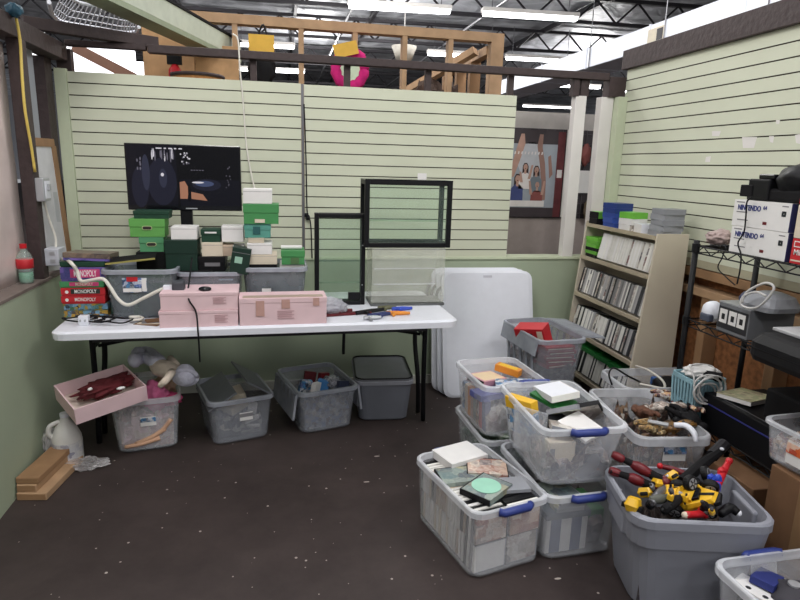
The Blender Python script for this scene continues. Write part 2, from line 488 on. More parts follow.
# plastic film, door panel and old boards beyond the left ledge
bm = nb()
gx, gz = 26, 16
vs = [[bm.verts.new((-1.268 + .014 * noise.noise(V((i * .35, j * .22, 3))), .9 + (3.30 - .9) * i / gx, .89 + 1.12 * j / gz)) for j in range(gz + 1)] for i in range(gx + 1)]
for i in range(gx):
    for j in range(gz): bm.faces.new((vs[i][j], vs[i + 1][j], vs[i + 1][j + 1], vs[i][j + 1]))
o = obj('plastic_sheet', bm, mat('wall_film', (214, 198, 194), .35, var=.12, scale=5, bump=.3), smooth=True)
so = o.modifiers.new('s', 'SOLIDIFY'); so.thickness = .002
tag(o, 'milky plastic sheet hung over the opening behind the soda bottle', 'plastic sheet')
def slab(name, pxs, x, th, m, parent=None):
    q = [at(px, py, x=x) for px, py in pxs]
    return struct(name, loft(nb(), [q, [p + V((-th, 0, 0)) for p in q]]), m, parent)
d = slab('door_1', ((31, 146), (52, 146), (70, 268), (47, 272)), -1.20, .02, mat('grey_white_panel', (206, 206, 210), .5))
slab('door_rail', ((29, 137), (54, 139), (55, 147), (30, 146)), -1.195, .03, lumber_d, d)
slab('door_stile', ((52, 146), (56, 146), (74, 268), (70, 268)), -1.195, .03, lumber_d, d)
slab('door_marking', ((53, 192), (57, 192), (61, 222), (57, 222)), -1.199, .002, mat('pale_grey', (182, 184, 188)), d)
slab('trim_89', ((25, 40), (31, 42), (41, 140), (32, 140)), -1.26, .04, mat('grey_blue_post', (150, 154, 164), .5))
slab('trim_90', ((33, 60), (46, 62), (54, 142), (40, 142)), -1.33, .01, mat('pinkish_sheet', (222, 204, 200), .7))
bm = nb(); bx(bm, -3.0, -2.9, 1.5, 7, 0, 1.7); struct('wall_aisle', bm, mat('aisle_boards', (150, 138, 136), .8, var=.3, scale=3))

# aisle beyond the opening at the right of the back wall
bm = nb(); bx(bm, 1.3, 2.9, 4.42, 4.46, 0, 1.92); struct('wall_aisle_back', bm, mat('mauve_board', (158, 146, 142), .75, var=.06))
bm = nb(); bx(bm, 1.3, 2.9, 4.412, 4.42, 1.80, 1.92); struct('trim_91', bm, mat('taupe_board', (174, 168, 164), .7))
bm = nb(); bx(bm, 1.3, 2.9, 4.408, 4.42, 1.13, 1.80); struct('trim_92', bm, mat('dark_gridwall', (58, 52, 56), .5, var=.2))
bm = nb()
for i in range(9): bx(bm, 1.3, 2.9, 4.398, 4.404, 1.17 + i * .075, 1.173 + i * .075)
for i in range(24): bx(bm, 1.32 + i * .066, 1.323 + i * .066, 4.398, 4.404, 1.13, 1.8)
tag(obj('wire_grid', bm, mat('grid_wire', (84, 80, 84), .4)), 'dark wire display grid behind the opening beside the white posts', 'display grid')

# ------------------------------------------------ roof structure
for k, (y, zz) in enumerate(((7.6, 4.45), (9.8, 4.45), (12.4, 4.4), (15.5, 4.4), (19.5, 4.4), (24, 4.4))):
    lb = ['dark open-web roof truss nearest above the timber frame', 'dark open-web roof truss just in front of the two long ceiling lights', 'dark open-web roof truss just behind the two long ceiling lights',
          'dark open-web roof truss beyond the long ceiling lights', 'second farthest dark open-web roof truss', 'farthest dark open-web roof truss under the foil'][k]
    t = thing('roof_truss', lb, 'roof truss', (0, y, zz), R(-2), 'roof trusses')
    obj('chord', bx(nb(), -14, 26, -.04, .04, 0, .07), steel, t)
    obj('chord', bx(nb(), -14, 26, -.05, .05, .45, .52), steel, t)
    bm = nb()
    for i in range(44):
        x = -13 + i * .9
        tube(bm, [(x, 0, .05), (x + .45, 0, .47)], .022, 5); tube(bm, [(x + .45, 0, .47), (x + .9, 0, .05)], .022, 5)
    obj('web', bm, steel, t)
for k, x in enumerate((-2.2, .4, 2.2, 6.6, 9.5)):
    o = obj('roof_joist', bx(nb(), x - .035, x + .035, 4.6, 40, 4.86, 4.98), steel)
    tag(o, 'dark roof joist running away under the foil, ' + ['over the leaning green board', 'over the wicker basket', 'over the timber frame end', 'beyond the white duct', 'farthest beyond the white duct'][k], 'roof joist', 'roof joists')
for k, x in enumerate((1.4, 4.0)):
    o = obj('sprinkler_pipe', tube(nb(), [(x, 5, 4.42), (x, 30, 4.42)], .03, 8), grey_metal)
    tag(o, ['thin grey pipe under the roof running over the timber frame', 'thin grey pipe under the roof running along the white duct'][k], 'pipe')


def fixture(x0, x1, y, z, label):
    t = thing('ceiling_light', label, 'ceiling light', ((x0 + x1) / 2, y, z), R(-4), 'fluorescent strips under the roof')
    l = x1 - x0
    obj('housing', bx(nb(), -l / 2, l / 2, -.09, .09, .035, .1), white_p, t)
    obj('tube', bx(nb(), -l / 2 + .02, l / 2 - .02, -.075, .075, -.03, .035), tube_m, t, .02)
    for s in (-1, 1):
        obj('hanger', tube(nb(), [(s * l * .4, 0, .1), (s * l * .4, 0, .75)], .008, 5), grey_metal, t)


fixture(1.2, 3.05, 11.3, 4.2, 'long bright strip light over the magenta bag')
fixture(3.6, 5.4, 11.1, 4.2, 'long bright strip light beside the white duct')
fixture(3.6, 5.4, 15.3, 4.2, 'bright strip light seen behind the timber frame end')
fixture(5.6, 7.4, 15.2, 4.2, 'bright strip light seen just before the white duct')
fixture(-1.0, .4, 15.7, 4.2, 'bright strip light seen behind the hanging black bag')
fixture(-1.2, .8, 19.8, 4.2, 'farthest bright strip light low behind the hanging black bag')
fixture(7.5, 10.5, 19.5, 4.2, 'bright strip light seen under the white duct')
fixture(11, 14.0, 20, 4.2, 'bright strip light seen just over the corner post')
fixture(8.6, 9.6, 26, 4.2, 'short far strip light over the poster')
fixture(10.5, 13, 26, 4.2, 'long far strip light over the poster')
fixture(-4.6, -3.4, 11.0, 4.0, 'bright strip light seen past the white wire shelf')

t = thing('air_duct', 'big white square air duct running away under the roof', 'air duct', (4.8, 8.5, 2.99))
obj('duct_run', bx(nb(), -.3, .3, -6, 4.5, 0, .28), duct_m, t, .01)
for y in (-4.5, -2.9, -1.3, .3, 1.9, 3.5): obj('seam', bx(nb(), -.31, .31, y, y + .03, -.008, .288), duct_m, t)
for y in (-3.2, -1.6, .2): obj('hanger', tube(nb(), [(-.31, y, 0), (-.31, y, 1.9)], .008, 5), grey_metal, t)
g = obj('vent_grille', bx(nb(), -.315, -.30, -1.6, -1.27, .05, .22), mat('grille_beige', (206, 196, 176)), t)
obj('louvre', bx(nb(), -.318, -.314, -1.58, -1.46, .07, .2), steel, g)

# ------------------------------------------------ timber frame and goods behind the back wall
t = thing('timber_frame', 'bare pine stud frame standing behind the grooved back wall', 'timber frame', (0, 5.2, 0))
def tb(x0, x1, y0, y1, z0, z1, nm, m=lumber): return obj(nm, bx(nb(), x0, x1, y0, y1, z0, z1), m, t)
tb(-.95, 1.87, -.05, .05, 2.535, 2.605, 'top_beam')
for x in (-.33, .18, .61, 1.02, 1.41): tb(x - .02, x + .02, -.045, .045, 0, 2.535, 'stud')
tb(1.76, 1.87, -.05, .05, 0, 2.535, 'post')
tb(-.33, 1.02, -.04, .04, 2.0, 2.05, 'cross_beam')
tb(1.75, 1.83, .05, 1.4, 2.45, 2.52, 'side_beam')
for y in (.45, .9, 1.4): tb(1.74, 1.84, y, y + .07, 0, 2.45, 'stud', lumber_d)
tube_b = tube(nb(), [(1.70, .2, 2.5), (1.05, .9, 2.1)], .045, 4); obj('brace', tube_b, lumber, t)
bm = nb(); bx(bm, -.98, -.62, 5.0, 5.04, 1.6, 2.52); tag(obj('plywood_board', bm, plywood), 'upright plywood board behind the wall under the green board', 'board')
bm = nb(); bx(bm, -.62, -.30, 5.05, 5.08, 1.6, 2.35); tag(obj('plywood_board', bm, plywood), 'lower plywood board behind the brown wicker basket', 'board')
t = thing('fire_extinguisher', 'small red extinguisher with black head before the plywood', 'extinguisher', (-.74, 4.86, 1.85))
obj('cylinder', lathe(nb(), [(.001, 0), (.045, 0), (.045, .28), (.02, .32), (.001, .32)], 14), red_pl, t, smooth=True)
obj('valve', bx(nb(), -.05, .05, -.02, .02, .32, .38), black, t)
t = thing('wicker_basket', 'round brown wicker basket standing behind the top of the wall', 'basket', (-.54, 4.5, 1.90))
obj('weave', lathe(nb(), [(.001, 0), (.13, 0), (.17, .15), (.155, .15), (.12, .02), (.001, .02)], 24), wicker, t, smooth=True)
bm = nb(); tube(bm, [(.168 * math.cos(a / 12 * math.pi), .168 * math.sin(a / 12 * math.pi), .152) for a in range(25)], .012, 6); obj('rim', bm, brown, t)
t = thing('hanging_bag', 'black bag with a yellow tag hanging at the timber frame', 'bag', (-.13, 5.08, 2.20))
obj('body', blob(nb(), (0, 0, .0), (.1, .06, .14), .3, 3, 3, 2), black_mt, t, smooth=True)
obj('strap', tube(nb(), [(-.05, 0, .1), (-.02, .02, .25), (.02, .02, .33), (.05, .01, .22), (.06, 0, .1)], .008, 6, 4), black, t)
obj('tag', bx(nb(), -.09, .1, -.08, -.075, .12, .24), yellow_cd, t, label='yellow card tag')
t = thing('hanging_wreath_bag', 'magenta ring-shaped bag with a yellow tag hanging at the timber frame', 'bag', (.56, 5.06, 2.24))
bm = nb(); tube(bm, [(.115 * math.cos(a / 12 * math.pi), 0, .13 * math.sin(a / 12 * math.pi)) for a in range(25)], [.038 + .008 * (a % 2) for a in range(25)], 8); obj('ring', bm, mat('magenta_fur', (190, 30, 110), .9, var=.2), t, smooth=True)
obj('centre_panel', bx(nb(), -.08, .08, -.01, .01, -.1, .08), mat('pale_mint', (190, 206, 180)), t, .004)
obj('tag', bx(nb(), -.1, .09, -.06, -.055, .09, .19, Matrix.Rotation(R(-15), 4, 'Y')), yellow_cd, t, label='yellow card tag')
t = thing('hanging_lampshade', 'pale cloth lampshade hanging beyond the timber frame', 'lampshade', (1.16, 5.9, 2.46))
obj('shade', lathe(nb(), [(.07, 0), (.12, .13), (.115, .13), (.065, 0)], 20), mat('shade_cloth', (200, 196, 186), .8), t, smooth=True)
obj('cord', tube(nb(), [(0, 0, .1), (0, 0, .5)], .005, 5), grey_cord, t)
for k, (x, y, s) in enumerate(((1.28, 5.5, .11), (1.42, 5.7, .12), (1.56, 5.6, .1))):
    o = obj('dark_bundle', blob(nb(), (x, y, 2.0), (s, s, s * 2.2), .4, 3, 3, k * 3), mat('dark_goods', (66, 50, 42), .8, var=.3))
    tag(o, 'dark bundle stored behind the timber studs, ' + ['beside the low post', 'between two studs', 'against the end post'][k], 'bundle')

# leaning green board and white wire shelf overhead
a, b_ = V((-1.30, 2.20, 2.30)), V((-.33, 5.45, 2.30)); dv = (b_ - a)
t = thing('overhead_board', 'long pale green board with black top edge running overhead', 'board', a, math.atan2(dv.y, dv.x))
L = dv.length
obj('plank', bx(nb(), 0, L, -.03, .03, .02, .15), mat('board_green', (190, 196, 178), .6), t, .003)
obj('edge_strip', bx(nb(), 0, L, -.04, .04, .15, .165), black_mt, t)
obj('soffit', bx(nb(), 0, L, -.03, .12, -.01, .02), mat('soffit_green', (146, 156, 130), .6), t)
p0 = at(65, 23, z=2.35)
t = thing('wire_shelf', 'white wire shelf panel lying overhead across the dark beams', 'wire shelf', p0)
fr = [at(px, py, z=2.35) - p0 for px, py in ((49, 2), (53, 15), (64, 22), (92, 27), (120, 32), (135, 32), (139, 27))]
bk = [at(px, py, z=2.35) - p0 for px, py in ((60, -14), (64, -8), (78, 2), (100, 6), (124, 11), (137, 14), (141, 12))]
bm = nb(); tube(bm, fr, .013, 6, 4); tube(bm, bk, .010, 6, 4); obj('edge_rail', bm, white_pl, t)
bm = nb()
for i in range(22):
    u = i / 21 * 4; k = min(int(u), 3); f_ = u - k
    a_ = fr[1 + k].lerp(fr[2 + k], f_); b2 = bk[1 + k].lerp(bk[2 + k], f_); tube(bm, [a_, b2], .0035, 5)
for q in (.3, .6): tube(bm, [a_.lerp(b2, q) for a_, b2 in zip(fr[1:6], bk[1:6])], .004, 5)
obj('wire_mesh', bm, white_pl, t)
t = thing('dark_plank', 'dark brown plank crossing overhead below the white wire shelf', 'plank', at(22, 22, z=2.17)); dv = at(157, 43, z=2.17) - t.location; t.rotation_euler = (0, 0, math.atan2(dv.y, dv.x))
obj('plank', bx(nb(), 0, dv.length, -.03, .03, -.03, .03), brown, t, .003)
t = thing('roof_brace', 'reddish timber brace slanting down behind the corner of the grooved wall', 'brace', at(74, 47, y=4.6)); dv = at(134, 78, y=4.6) - t.location
obj('timber', tube(nb(), [(0, 0, 0), dv], .045, 4), mat('reddish_timber', (150, 112, 96), .7), t)
for k, (a_, b2) in enumerate((((60, 46), (136, 80)), ((20, 30), (46, 62)), ((112, 60), (150, 76)))):
    q0, q1 = at(*a_, y=13 + k), at(*b2, y=13 + k)
    struct('window_%d' % (k + 1), bx(nb(), q0.x, q1.x, 13 + k, 13.1 + k, q1.z, q0.z), emit('daylight_pane', (250, 250, 255), 2.2) if k == 0 else MATS['daylight_pane'])

# ================================================================== LEFT LEDGE AND WALL FITTINGS
t = thing('soda_bottle', 'half empty clear soda bottle with red cap and label on the ledge', 'bottle', at(27, 283, z=.886))
obj('bottle', lathe(nb(), [(.001, 0), (.03, 0), (.034, .01), (.033, .05), (.036, .07), (.036, .12), (.028, .145), (.013, .165), (.013, .178), (.001, .178)], 18), bottle_m, t, smooth=True)
obj('liquid', lathe(nb(), [(.001, .006), (.028, .006), (.031, .02), (.031, .055), (.001, .055)], 16), mat('green_tint', (90, 150, 120), .2), t, smooth=True)
obj('wrap', lathe(nb(), [(.0365, .075), (.0375, .076), (.0375, .119), (.0365, .12)], 18), red_m, t, smooth=True, label='red printed wrap')
obj('cap', lathe(nb(), [(.001, .172), (.0155, .172), (.0155, .193), (.001, .193)], 14), red_pl, t)
t = thing('electrical_box', 'grey metal switch box fixed to the dark post', 'electrical box', at(42, 190, x=-1.172))
obj('box', bx(nb(), -.03, .025, -.045, .045, -.055, .06), silver, t, .006)
obj('cover_plate', bx(nb(), .025, .028, -.032, .032, -.04, .045), white_pl, t)
obj('switch', bx(nb(), .028, .04, -.01, .01, .0, .03), silver, t)
obj('conduit', tube(nb(), [(.0, .01, -.055), (.0, .05, -.14), (.02, .06, -.24), (.02, .05, -.30)], .006, 6, 4), white_cord, t)
t = thing('outlet_adapter', 'white square outlet block above the game boxes', 'outlet', at(56, 256, x=-1.15))
obj('block', bx(nb(), -.04, .03, -.05, .05, -.045, .045), mat('grey_white_plastic', (190, 192, 200), .4), t, .006)
for z in (-.02, .02): obj('socket', bx(nb(), -.012, .012, -.052, -.05, z - .01, z + .01), silver, t)
# white cable with adapter
pts = [at(62, 259, y=3.36), at(70, 262, y=3.035), at(77, 271, y=3.03), at(81, 281, y=3.02), at(92, 280, y=2.99), at(103, 279, y=2.975), at(110, 287, y=2.965), at(118, 299, y=2.955), at(128, 305, y=2.95), at(142, 299, y=2.945), at(158, 291, y=2.94), at(166, 288, y=2.94)]
t = thing('power_cable', 'white power cable looping from the outlet over the game boxes', 'cable', pts[0])
bm = nb(); tube(bm, [p - pts[0] for p in pts], .0085, 8, 6); obj('cord', bm, white_cord, t, smooth=True)
e = pts[-1] - pts[0]; obj('plug', bx(nb(), e.x - .012, e.x + .03, e.y - .014, e.y + .014, e.z - .012, e.z + .014), white_pl, t, .004)
obj('adapter', bx(nb(), e.x + .03, e.x + .085, e.y - .03, e.y + .03, e.z - .022, e.z + .035, ), mat('grey_adapter', (70, 72, 78)), t, .008)
p0 = at(15, 12, x=-1.17)
bm = nb(); tube(bm, [at(px, py, x=-1.172) - p0 for px, py in ((15, 12), (20, 40), (22, 75), (25, 110), (31, 145), (35, 172))], .007, 6, 5)
t = thing('extension_cord', 'yellow extension cord hanging down the nearest dark post', 'cord', p0); obj('cord', bm, yellow_wire, t, smooth=True)
p0 = at(14, 10, x=-1.17)
o = obj('tape_knot', blob(nb(), p0, (.035, .03, .03), .3, 2, 3, 4), mat('teal_tape', (50, 90, 110), .6), smooth=True); tag(o, 'teal cord knot tied on the head beam above the yellow cord', 'knot')
p0 = at(237, 52, y=3.90)
bm = nb(); tube(bm, [at(px, py, y=yy) for px, py, yy in ((233, 34, 3.90), (238, 40, 3.88), (240, 70, 3.87), (243, 100, 3.87), (247, 150, 3.86), (255, 190, 3.80), (262, 210, 3.72), (271, 235, 3.55))], .005, 6, 4)
tag(obj('pull_cord', bm, white_cord, smooth=True), 'thin white cord hanging down the grooved wall behind the TV', 'cord')
bm = nb(); tube(bm, [at(px, py, y=3.905) for px, py in ((304, 104), (306, 160), (307, 210), (309, 216), (311, 228), (312, 258))], .004, 6, 4)
for px, py in ((306.5, 215), (308, 218)): lathe(bm, [(.001, -.012), (.012, -.012), (.012, .012), (.001, .012)], 8, at(px, py, y=3.9))
tag(obj('black_wire', bm, black, smooth=True), 'thin black cord hanging down the joint of the grooved panels', 'cord')

# ================================================================== FOLDING TABLE
TZ = .735
def table_front(x): return 2.81 + (x + 1.03) * .0315
t = thing('folding_table', 'long white plastic folding table loaded with boxes by the wall', 'table', (-.075, 3.21, 0), R(1.8))
bm = nb(); loft(bm, [rrect(1.87, .70, .05, TZ - .045), rrect(1.91, .75, .06, TZ - .04), rrect(1.915, .755, .06, TZ - .01), rrect(1.89, .73, .05, TZ)])
obj('tabletop', bm, white_pl, t, smooth=False)
for s in (-1, 1):
    for dy in (-.02, .20):
        x = s * .875
        bm = nb(); tube(bm, [(x, dy, TZ - .05), (x, dy, .45), (x + s * .01, .06 + (dy - .06) * .6, .25), (x + s * .02, .08 + (dy - .08) * .55, .012)], .0145, 8, 4)
        obj('leg', bm, black, t, smooth=True)
    bm = nb(); tube(bm, [(s * .875, -.02, .55), (s * .875, .2, .55)], .011, 6); obj('crossbar', bm, black, t)
    bm = nb(); tube(bm, [(s * .20, .06, TZ - .06), (s * .30, .06, TZ - .09), (s * .875, .09, .53)], .010, 6); obj('brace', bm, black, t)
bm = nb(); tube(bm, [(.38, .05, TZ - .05), (.42, .05, TZ - .12), (.60, .05, TZ - .12), (.64, .05, TZ - .05)], .010, 6, 4); obj('lock_handle', bm, black, t)
bm = nb(); bx(bm, -.8, .8, -.3, -.27, TZ - .075, TZ - .045); bx(bm, -.8, .8, .27, .3, TZ - .075, TZ - .045); obj('rail', bm, steel, t)
bm = nb(); tube(bm, [(.42, .05, TZ - .06), (.415, .05, .44)], .009, 6); obj('stay', bm, black, t)

# three folded tables leaning on the back wall
lb = ['front one of the folded white tables leaning on the back wall', 'middle one of the folded white tables leaning on the wall', 'rear folded white table leaning nearest the wall']
for k in range(3):
    y0 = 3.60 + k * .062
    t = thing('folded_table', lb[k], 'table', (1.362 - k * .024, y0, .002), (R(-(14.5 - k * 2.0)), 0, R(-1)), 'folded tables leaning on the wall')
    hh = .845
    bm = nb(); loft(bm, [[V((p.x, .0, p.y + hh / 2)) for p in rrect(.62 - .03, hh - .03, .05, 0)], [V((p.x, .008, p.y + hh / 2)) for p in rrect(.64, hh, .06, 0)], [V((p.x, .030, p.y + hh / 2)) for p in rrect(.64, hh, .06, 0)], [V((p.x, .034, p.y + hh / 2)) for p in rrect(.60, hh - .04, .05, 0)]])
    obj('tabletop', bm, white_pl, t)
    bm = nb(); tube(bm, [(-.27, .036, .55), (-.335, .036, .55), (-.345, .036, .62), (-.345, .036, .70), (-.31, .036, .74), (-.25, .036, .74)], .010, 6, 4); obj('leg', bm, black, t)
    o = obj('hinge_bar', bx(nb(), -.25, .25, .034, .046, .40, .43), steel, t)
o = obj('hand_hold', bx(nb(), -.03, .03, -.003, .006, .80, .815), mat('shade_white', (200, 200, 210)), [x for x in D.objects if x.name == 'folded_table'][0])

# ================================================================== STORAGE BINS
def storage_bin(name, label, cx, cy, rot, L, W, H, z0, m, mr, tap=.86, handles=None, sticker=None, group=None, lip=.014, ribs=False, rr=.05):
    t = thing(name, label, 'storage bin', (cx, cy, z0), rot, group)
    th = .004; b = tap
    def ring(s, z, ins): return rrect(L * s - 2 * ins, W * s - 2 * ins, rr, z)
    k = lambda z: b + (1 - b) * z / H * .985
    rings = [ring(b, 0, .012), ring(k(.012), .012, 0), ring(k(H * .5), H * .5, 0), ring(k(H * .93), H * .93, 0), ring(k(H * .93), H * .93, th), ring(k(H * .5), H * .5, th), ring(k(.016), .016, th)]
    obj('body', loft(nb(), rings), m, t)
    r2 = [ring(k(H * .92), H * .905, -.002), ring(1, H * .91, -lip * .5), ring(1, H * .985, -lip * .5), ring(1, H, -lip * .25), ring(1, H, .006), ring(k(H * .92), H * .905, .006)]
    bm = loft(nb(), r2, False, False)
    obj('rim', bm, mr, t)
    if handles:
        for s in (-1, 1):
            bm = nb(); tube(bm, [(s * (L / 2 + .004), -.07, H * .965), (s * (L / 2 + .016), -.055, H * .96), (s * (L / 2 + .016), .055, H * .96), (s * (L / 2 + .004), .07, H * .965)], .0155, 8)
            obj('handle', bm, handles, t, smooth=True)
    if ribs:
        for s in (-1, 1):
            for i in range(5):
                x = -L * .3 + i * L * .15
                f = lambda z: s * (W / 2 * k(z) + .004)
                bm = nb(); tube(bm, [(x, f(H * .12), H * .12), (x, f(H * .86), H * .86)], .007, 5); obj('rib', bm, mr, t)
    if sticker:
        side, u, z, sw, sh, sm = sticker
        for zz, hh, ms, e in ((z, sh, white_card, .001), (z + sh * .18, sh * .45, sm, .002)):
            s = k(zz)
            if side == 'y-':
                y = -(W / 2 * s + e + .002); bm = bx(nb(), u - sw / 2, u + sw / 2, y - .001, y, zz - hh / 2, zz + hh / 2)
            elif side == 'x-':
                x = -(L / 2 * s + e + .002); bm = bx(nb(), x - .001, x, u - sw / 2, u + sw / 2, zz - hh / 2, zz + hh / 2)
            else:
                x = L / 2 * s + e + .002; bm = bx(nb(), x, x + .001, u - sw / 2, u + sw / 2, zz - hh / 2, zz + hh / 2)
            if ms is white_card: st = obj('sticker', bm, ms, t)
            else: obj('print', bm, ms, st)
    return t


def heap(label, t, L, W, z, H, m, seed=0):
    """loose small stuff nobody could count, filling the lower part of a bin"""
    bm = nb(); nx, ny = 14, 10
    def zz(i, j): return z + H * (.75 + .6 * noise.noise(V((i * .6 + seed, j * .6, seed))))
    top = [[bm.verts.new((-L / 2 + L * i / nx, -W / 2 + W * j / ny, zz(i, j))) for j in range(ny + 1)] for i in range(nx + 1)]
    bot = [[bm.verts.new((v.co.x * .93, v.co.y * .93, z)) for v in r] for r in top]
    for i in range(nx):
        for j in range(ny):
            bm.faces.new((top[i][j], top[i + 1][j], top[i + 1][j + 1], top[i][j + 1])); bm.faces.new((bot[i][j], bot[i][j + 1], bot[i + 1][j + 1], bot[i + 1][j]))
    for i in range(nx):
        for j in (0, ny): bm.faces.new((top[i][j], top[i + 1][j], bot[i + 1][j], bot[i][j]))
    for j in range(ny):
        for i in (0, nx): bm.faces.new((top[i][j], top[i][j + 1], bot[i][j + 1], bot[i][j]))
    o = obj('loose_filling', bm, m); o.location = t.location; o.rotation_euler = t.rotation_euler
    return tag(o, label, 'filling', kind='stuff')


def W_(t, x, y, z):
    """a point of a bin's own frame in the room"""
    return Matrix.Translation(t.location) @ t.rotation_euler.to_matrix().to_4x4() @ V((x, y, z))


CASE = {}
def case_mesh(th, w, h, mats, key):
    """game or film case: spine along local -y, th x w x h, slot 0 the shell, slot 1 the printed sleeve"""
    k = (th, w, h, key)
    if k in CASE: return CASE[k]
    bm = nb(); bx(bm, -th / 2, th / 2, -w / 2, w / 2, 0, h)
    e = .0006; bx(bm, -th / 2 - e, th / 2 + e, -w / 2 - e, w / 2 - .006, .004, h - .004, mi=1)
    bmesh.ops.recalc_face_normals(bm, faces=bm.faces[:])
    me = D.meshes.new('case'); bm.to_mesh(me); bm.free()
    for m in mats: me.materials.append(m)
    CASE[k] = me
    return me


def put(name, me, mw, label, cat, group=None):
    o = D.objects.new(name, me); COL.objects.link(o)
    o.rotation_mode = 'XYZ'; o.matrix_world = mw
    return tag(o, label, cat, group)


def tmx(loc, rz=0, rx=0, ry=0):
    return Matrix.Translation(V(loc)) @ Matrix.Rotation(rz, 4, 'Z') @ Matrix.Rotation(ry, 4, 'Y') @ Matrix.Rotation(rx, 4, 'X')


def flat_case(name, label, cat, loc, rz, th, w, h, mats, key, tilt=(0, 0), group=None):
    """a case lying on its face: local z becomes up"""
    me = case_mesh(th, w, h, mats, key)
    mw = Matrix.Translation(V(loc)) @ Matrix.Rotation(rz, 4, 'Z') @ Matrix.Rotation(tilt[0], 4, 'X') @ Matrix.Rotation(tilt[1], 4, 'Y') @ Matrix.Translation((-h / 2, 0, th / 2)) @ Matrix.Rotation(R(90), 4, 'Y')
    return put(name, me, mw, label, cat, group)


# --- the stack of see-through bins
A = storage_bin('storage_bin', 'clear bin packed with film cases, nearest on the floor', .771, 2.108, R(-75.9), .489, .335, .289, 0, bin_clear, bin_rim, tap=.94, handles=blue_h)
B0 = storage_bin('storage_bin', 'clear bin with blue handles under the heaped bin, holding boxes and green cases', 1.13, 2.14, R(-87), .47, .33, .289, 0, bin_clear, bin_rim, tap=.93, handles=blue_h)
B1 = storage_bin('storage_bin', 'clear bin heaped with loose game cases, on top of the blue-handled bin', 1.138, 2.19, R(-91), .51, .350, .262, .283, bin_clear2, bin_rim, tap=.82, handles=blue_h)
C0 = storage_bin('storage_bin', 'lower clear bin of green things under the bin of colourful tapes', 1.07, 2.66, R(-88), .44, .34, .264, 0, bin_clear2, bin_rim)
C1 = storage_bin('storage_bin', 'upper clear bin of colourful tapes before the folded tables', 1.045, 2.645, R(-86), .40, .325, .262, .268, bin_clear, bin_rim, tap=.88)
Dl = storage_bin('flip_lid_tote', 'closed grey tote underneath the tote of red packets', 1.56, 3.30, R(-85), .50, .31, .252, 0, tote_solid, lid_grey)
obj('lid', loft(nb(), [rrect(.47, .28, .04, .235), rrect(.47, .28, .04, .255)]), lid_grey, Dl)
D1 = storage_bin('flip_lid_tote', 'smoky flip-lid tote of red packets beside the cream rack', 1.555, 3.29, R(-85), .50, .30, .285, .272, bin_grey, bin_rim_g, ribs=True)
E1 = storage_bin('storage_bin', 'clear bin of toy figures behind the big grey tote', 1.632, 2.315, R(-97), .555, .325, .43, 0, bin_clear, bin_rim, tap=.84, sticker=('x+', .005, .355, .10, .07, ink_blue))
F1 = storage_bin('storage_bin', 'wide clear bin of cords against the cream rack end', 1.965, 2.72, R(-3), .50, .30, .43, 0, bin_clear, bin_rim, tap=.88)
G1 = storage_bin('storage_tote', 'big opaque grey tote of yellow and red toys', 1.412, 1.722, R(-13), .465, .365, .377, 0, tote_grey, tote_grey, tap=.80, lip=.02, rr=.07)
bm = nb(); loft(bm, [rrect(.465 * .957 + .014, .365 * .957 + .014, .07, .265), rrect(.465 * .99 + .016, .365 * .99 + .016, .07, .345)], False, False); obj('collar', bm, tote_grey, G1)
for s in (-1, 1): obj('grip', bx(nb(), s * .222 - .014, s * .222 + .014, -.08, .08, .25, .355), tote_grey, G1, .008)
H1 = storage_bin('storage_bin', 'clear blue-handled bin of playing cards in front of the grey tote', 1.535, 1.245, R(91), .43, .40, .30, 0, bin_clear, bin_rim, handles=blue_h)
I1 = storage_bin('storage_bin', 'clear bin with orange sticker on the cardboard box by the wire rack', 1.90, 1.62, R(4), .30, .33, .155, .475, bin_clear2, bin_rim, tap=.90, sticker=('x-', -.035, .075, .17, .085, MATS['orange_print']))

# film cases standing in the front bin, two layers and two files
gA = 'film cases packed upright in the nearest clear bin'
la = 'thin film case packed upright among others in the nearest clear bin'
slv = {'w': (spine_w, white_card), 'c': (white_card, spine_c), 't': (spine_c, cream_card), 'g': (case_grey, spine_g), 'k': (black, spine_k)}
for layer in range(2):
    for f in range(2):
        nC = 23 if layer else 22
        for i in range(nC):
            k = random.choice('wwwwcctgk')
            ms = slv[k]
            if i == nC - 1: k, ms = (('p', (black, ink_warm)) if layer else ('q', (case_grey, ink_cover if f else white_card)))
            if i == 0: k, ms = 'r', (black, ink_cool)
            x = (-.5 + (i + .5) / nC) * (.489 * (.955 + .02 * layer) - .03)
            y = (-.074 if f == 0 else .074) * (1 + .03 * layer)
            me = case_mesh(.0135, .139, .118, ms, k + str(f))
            put('film_case', me, tmx(W_(A, x, y, .02 + layer * .121), R(-75.9), 0, R(random.uniform(-2, 2))), la, 'film case', gA)
def on_A(x, y, z): return W_(A, x, y, z)
# cases lying on top of the front bin
flat_case('film_box', 'thick white boxed set lying on the packed film cases', 'film case', on_A(-.185, .02, .262), R(-75.9 + 96), .034, .150, .19, (white_card, white_card), 'W')
o = flat_case('film_box', 'dark printed film case with pale picture lying beside the white boxed set', 'film case', on_A(-.055, .075, .262), R(-75.9 + 60), .022, .135, .17, (black, ink_warm), 'K2')
o = flat_case('film_box', 'blue-grey film case lying in the middle of the packed bin', 'film case', on_A(-.05, -.065, .262), R(-75.9 + 80), .016, .125, .17, (black, ink_cool), 'B2')
o = flat_case('disc_case', 'black disc case with mint disc showing, on top of the packed bin', 'disc case', on_A(.085, -.02, .262), R(-75.9 + 115), .024, .135, .17, (black, ink_cool), 'M1')
bm = nb(); lathe(bm, [(.008, 0), (.058, 0), (.058, .0015), (.008, .0015)], 28); dd = obj('disc', bm, mint, None); dd.parent = o; dd.matrix_parent_inverse = o.matrix_world.inverted(); dd.location = on_A(.085, -.02, .2875)
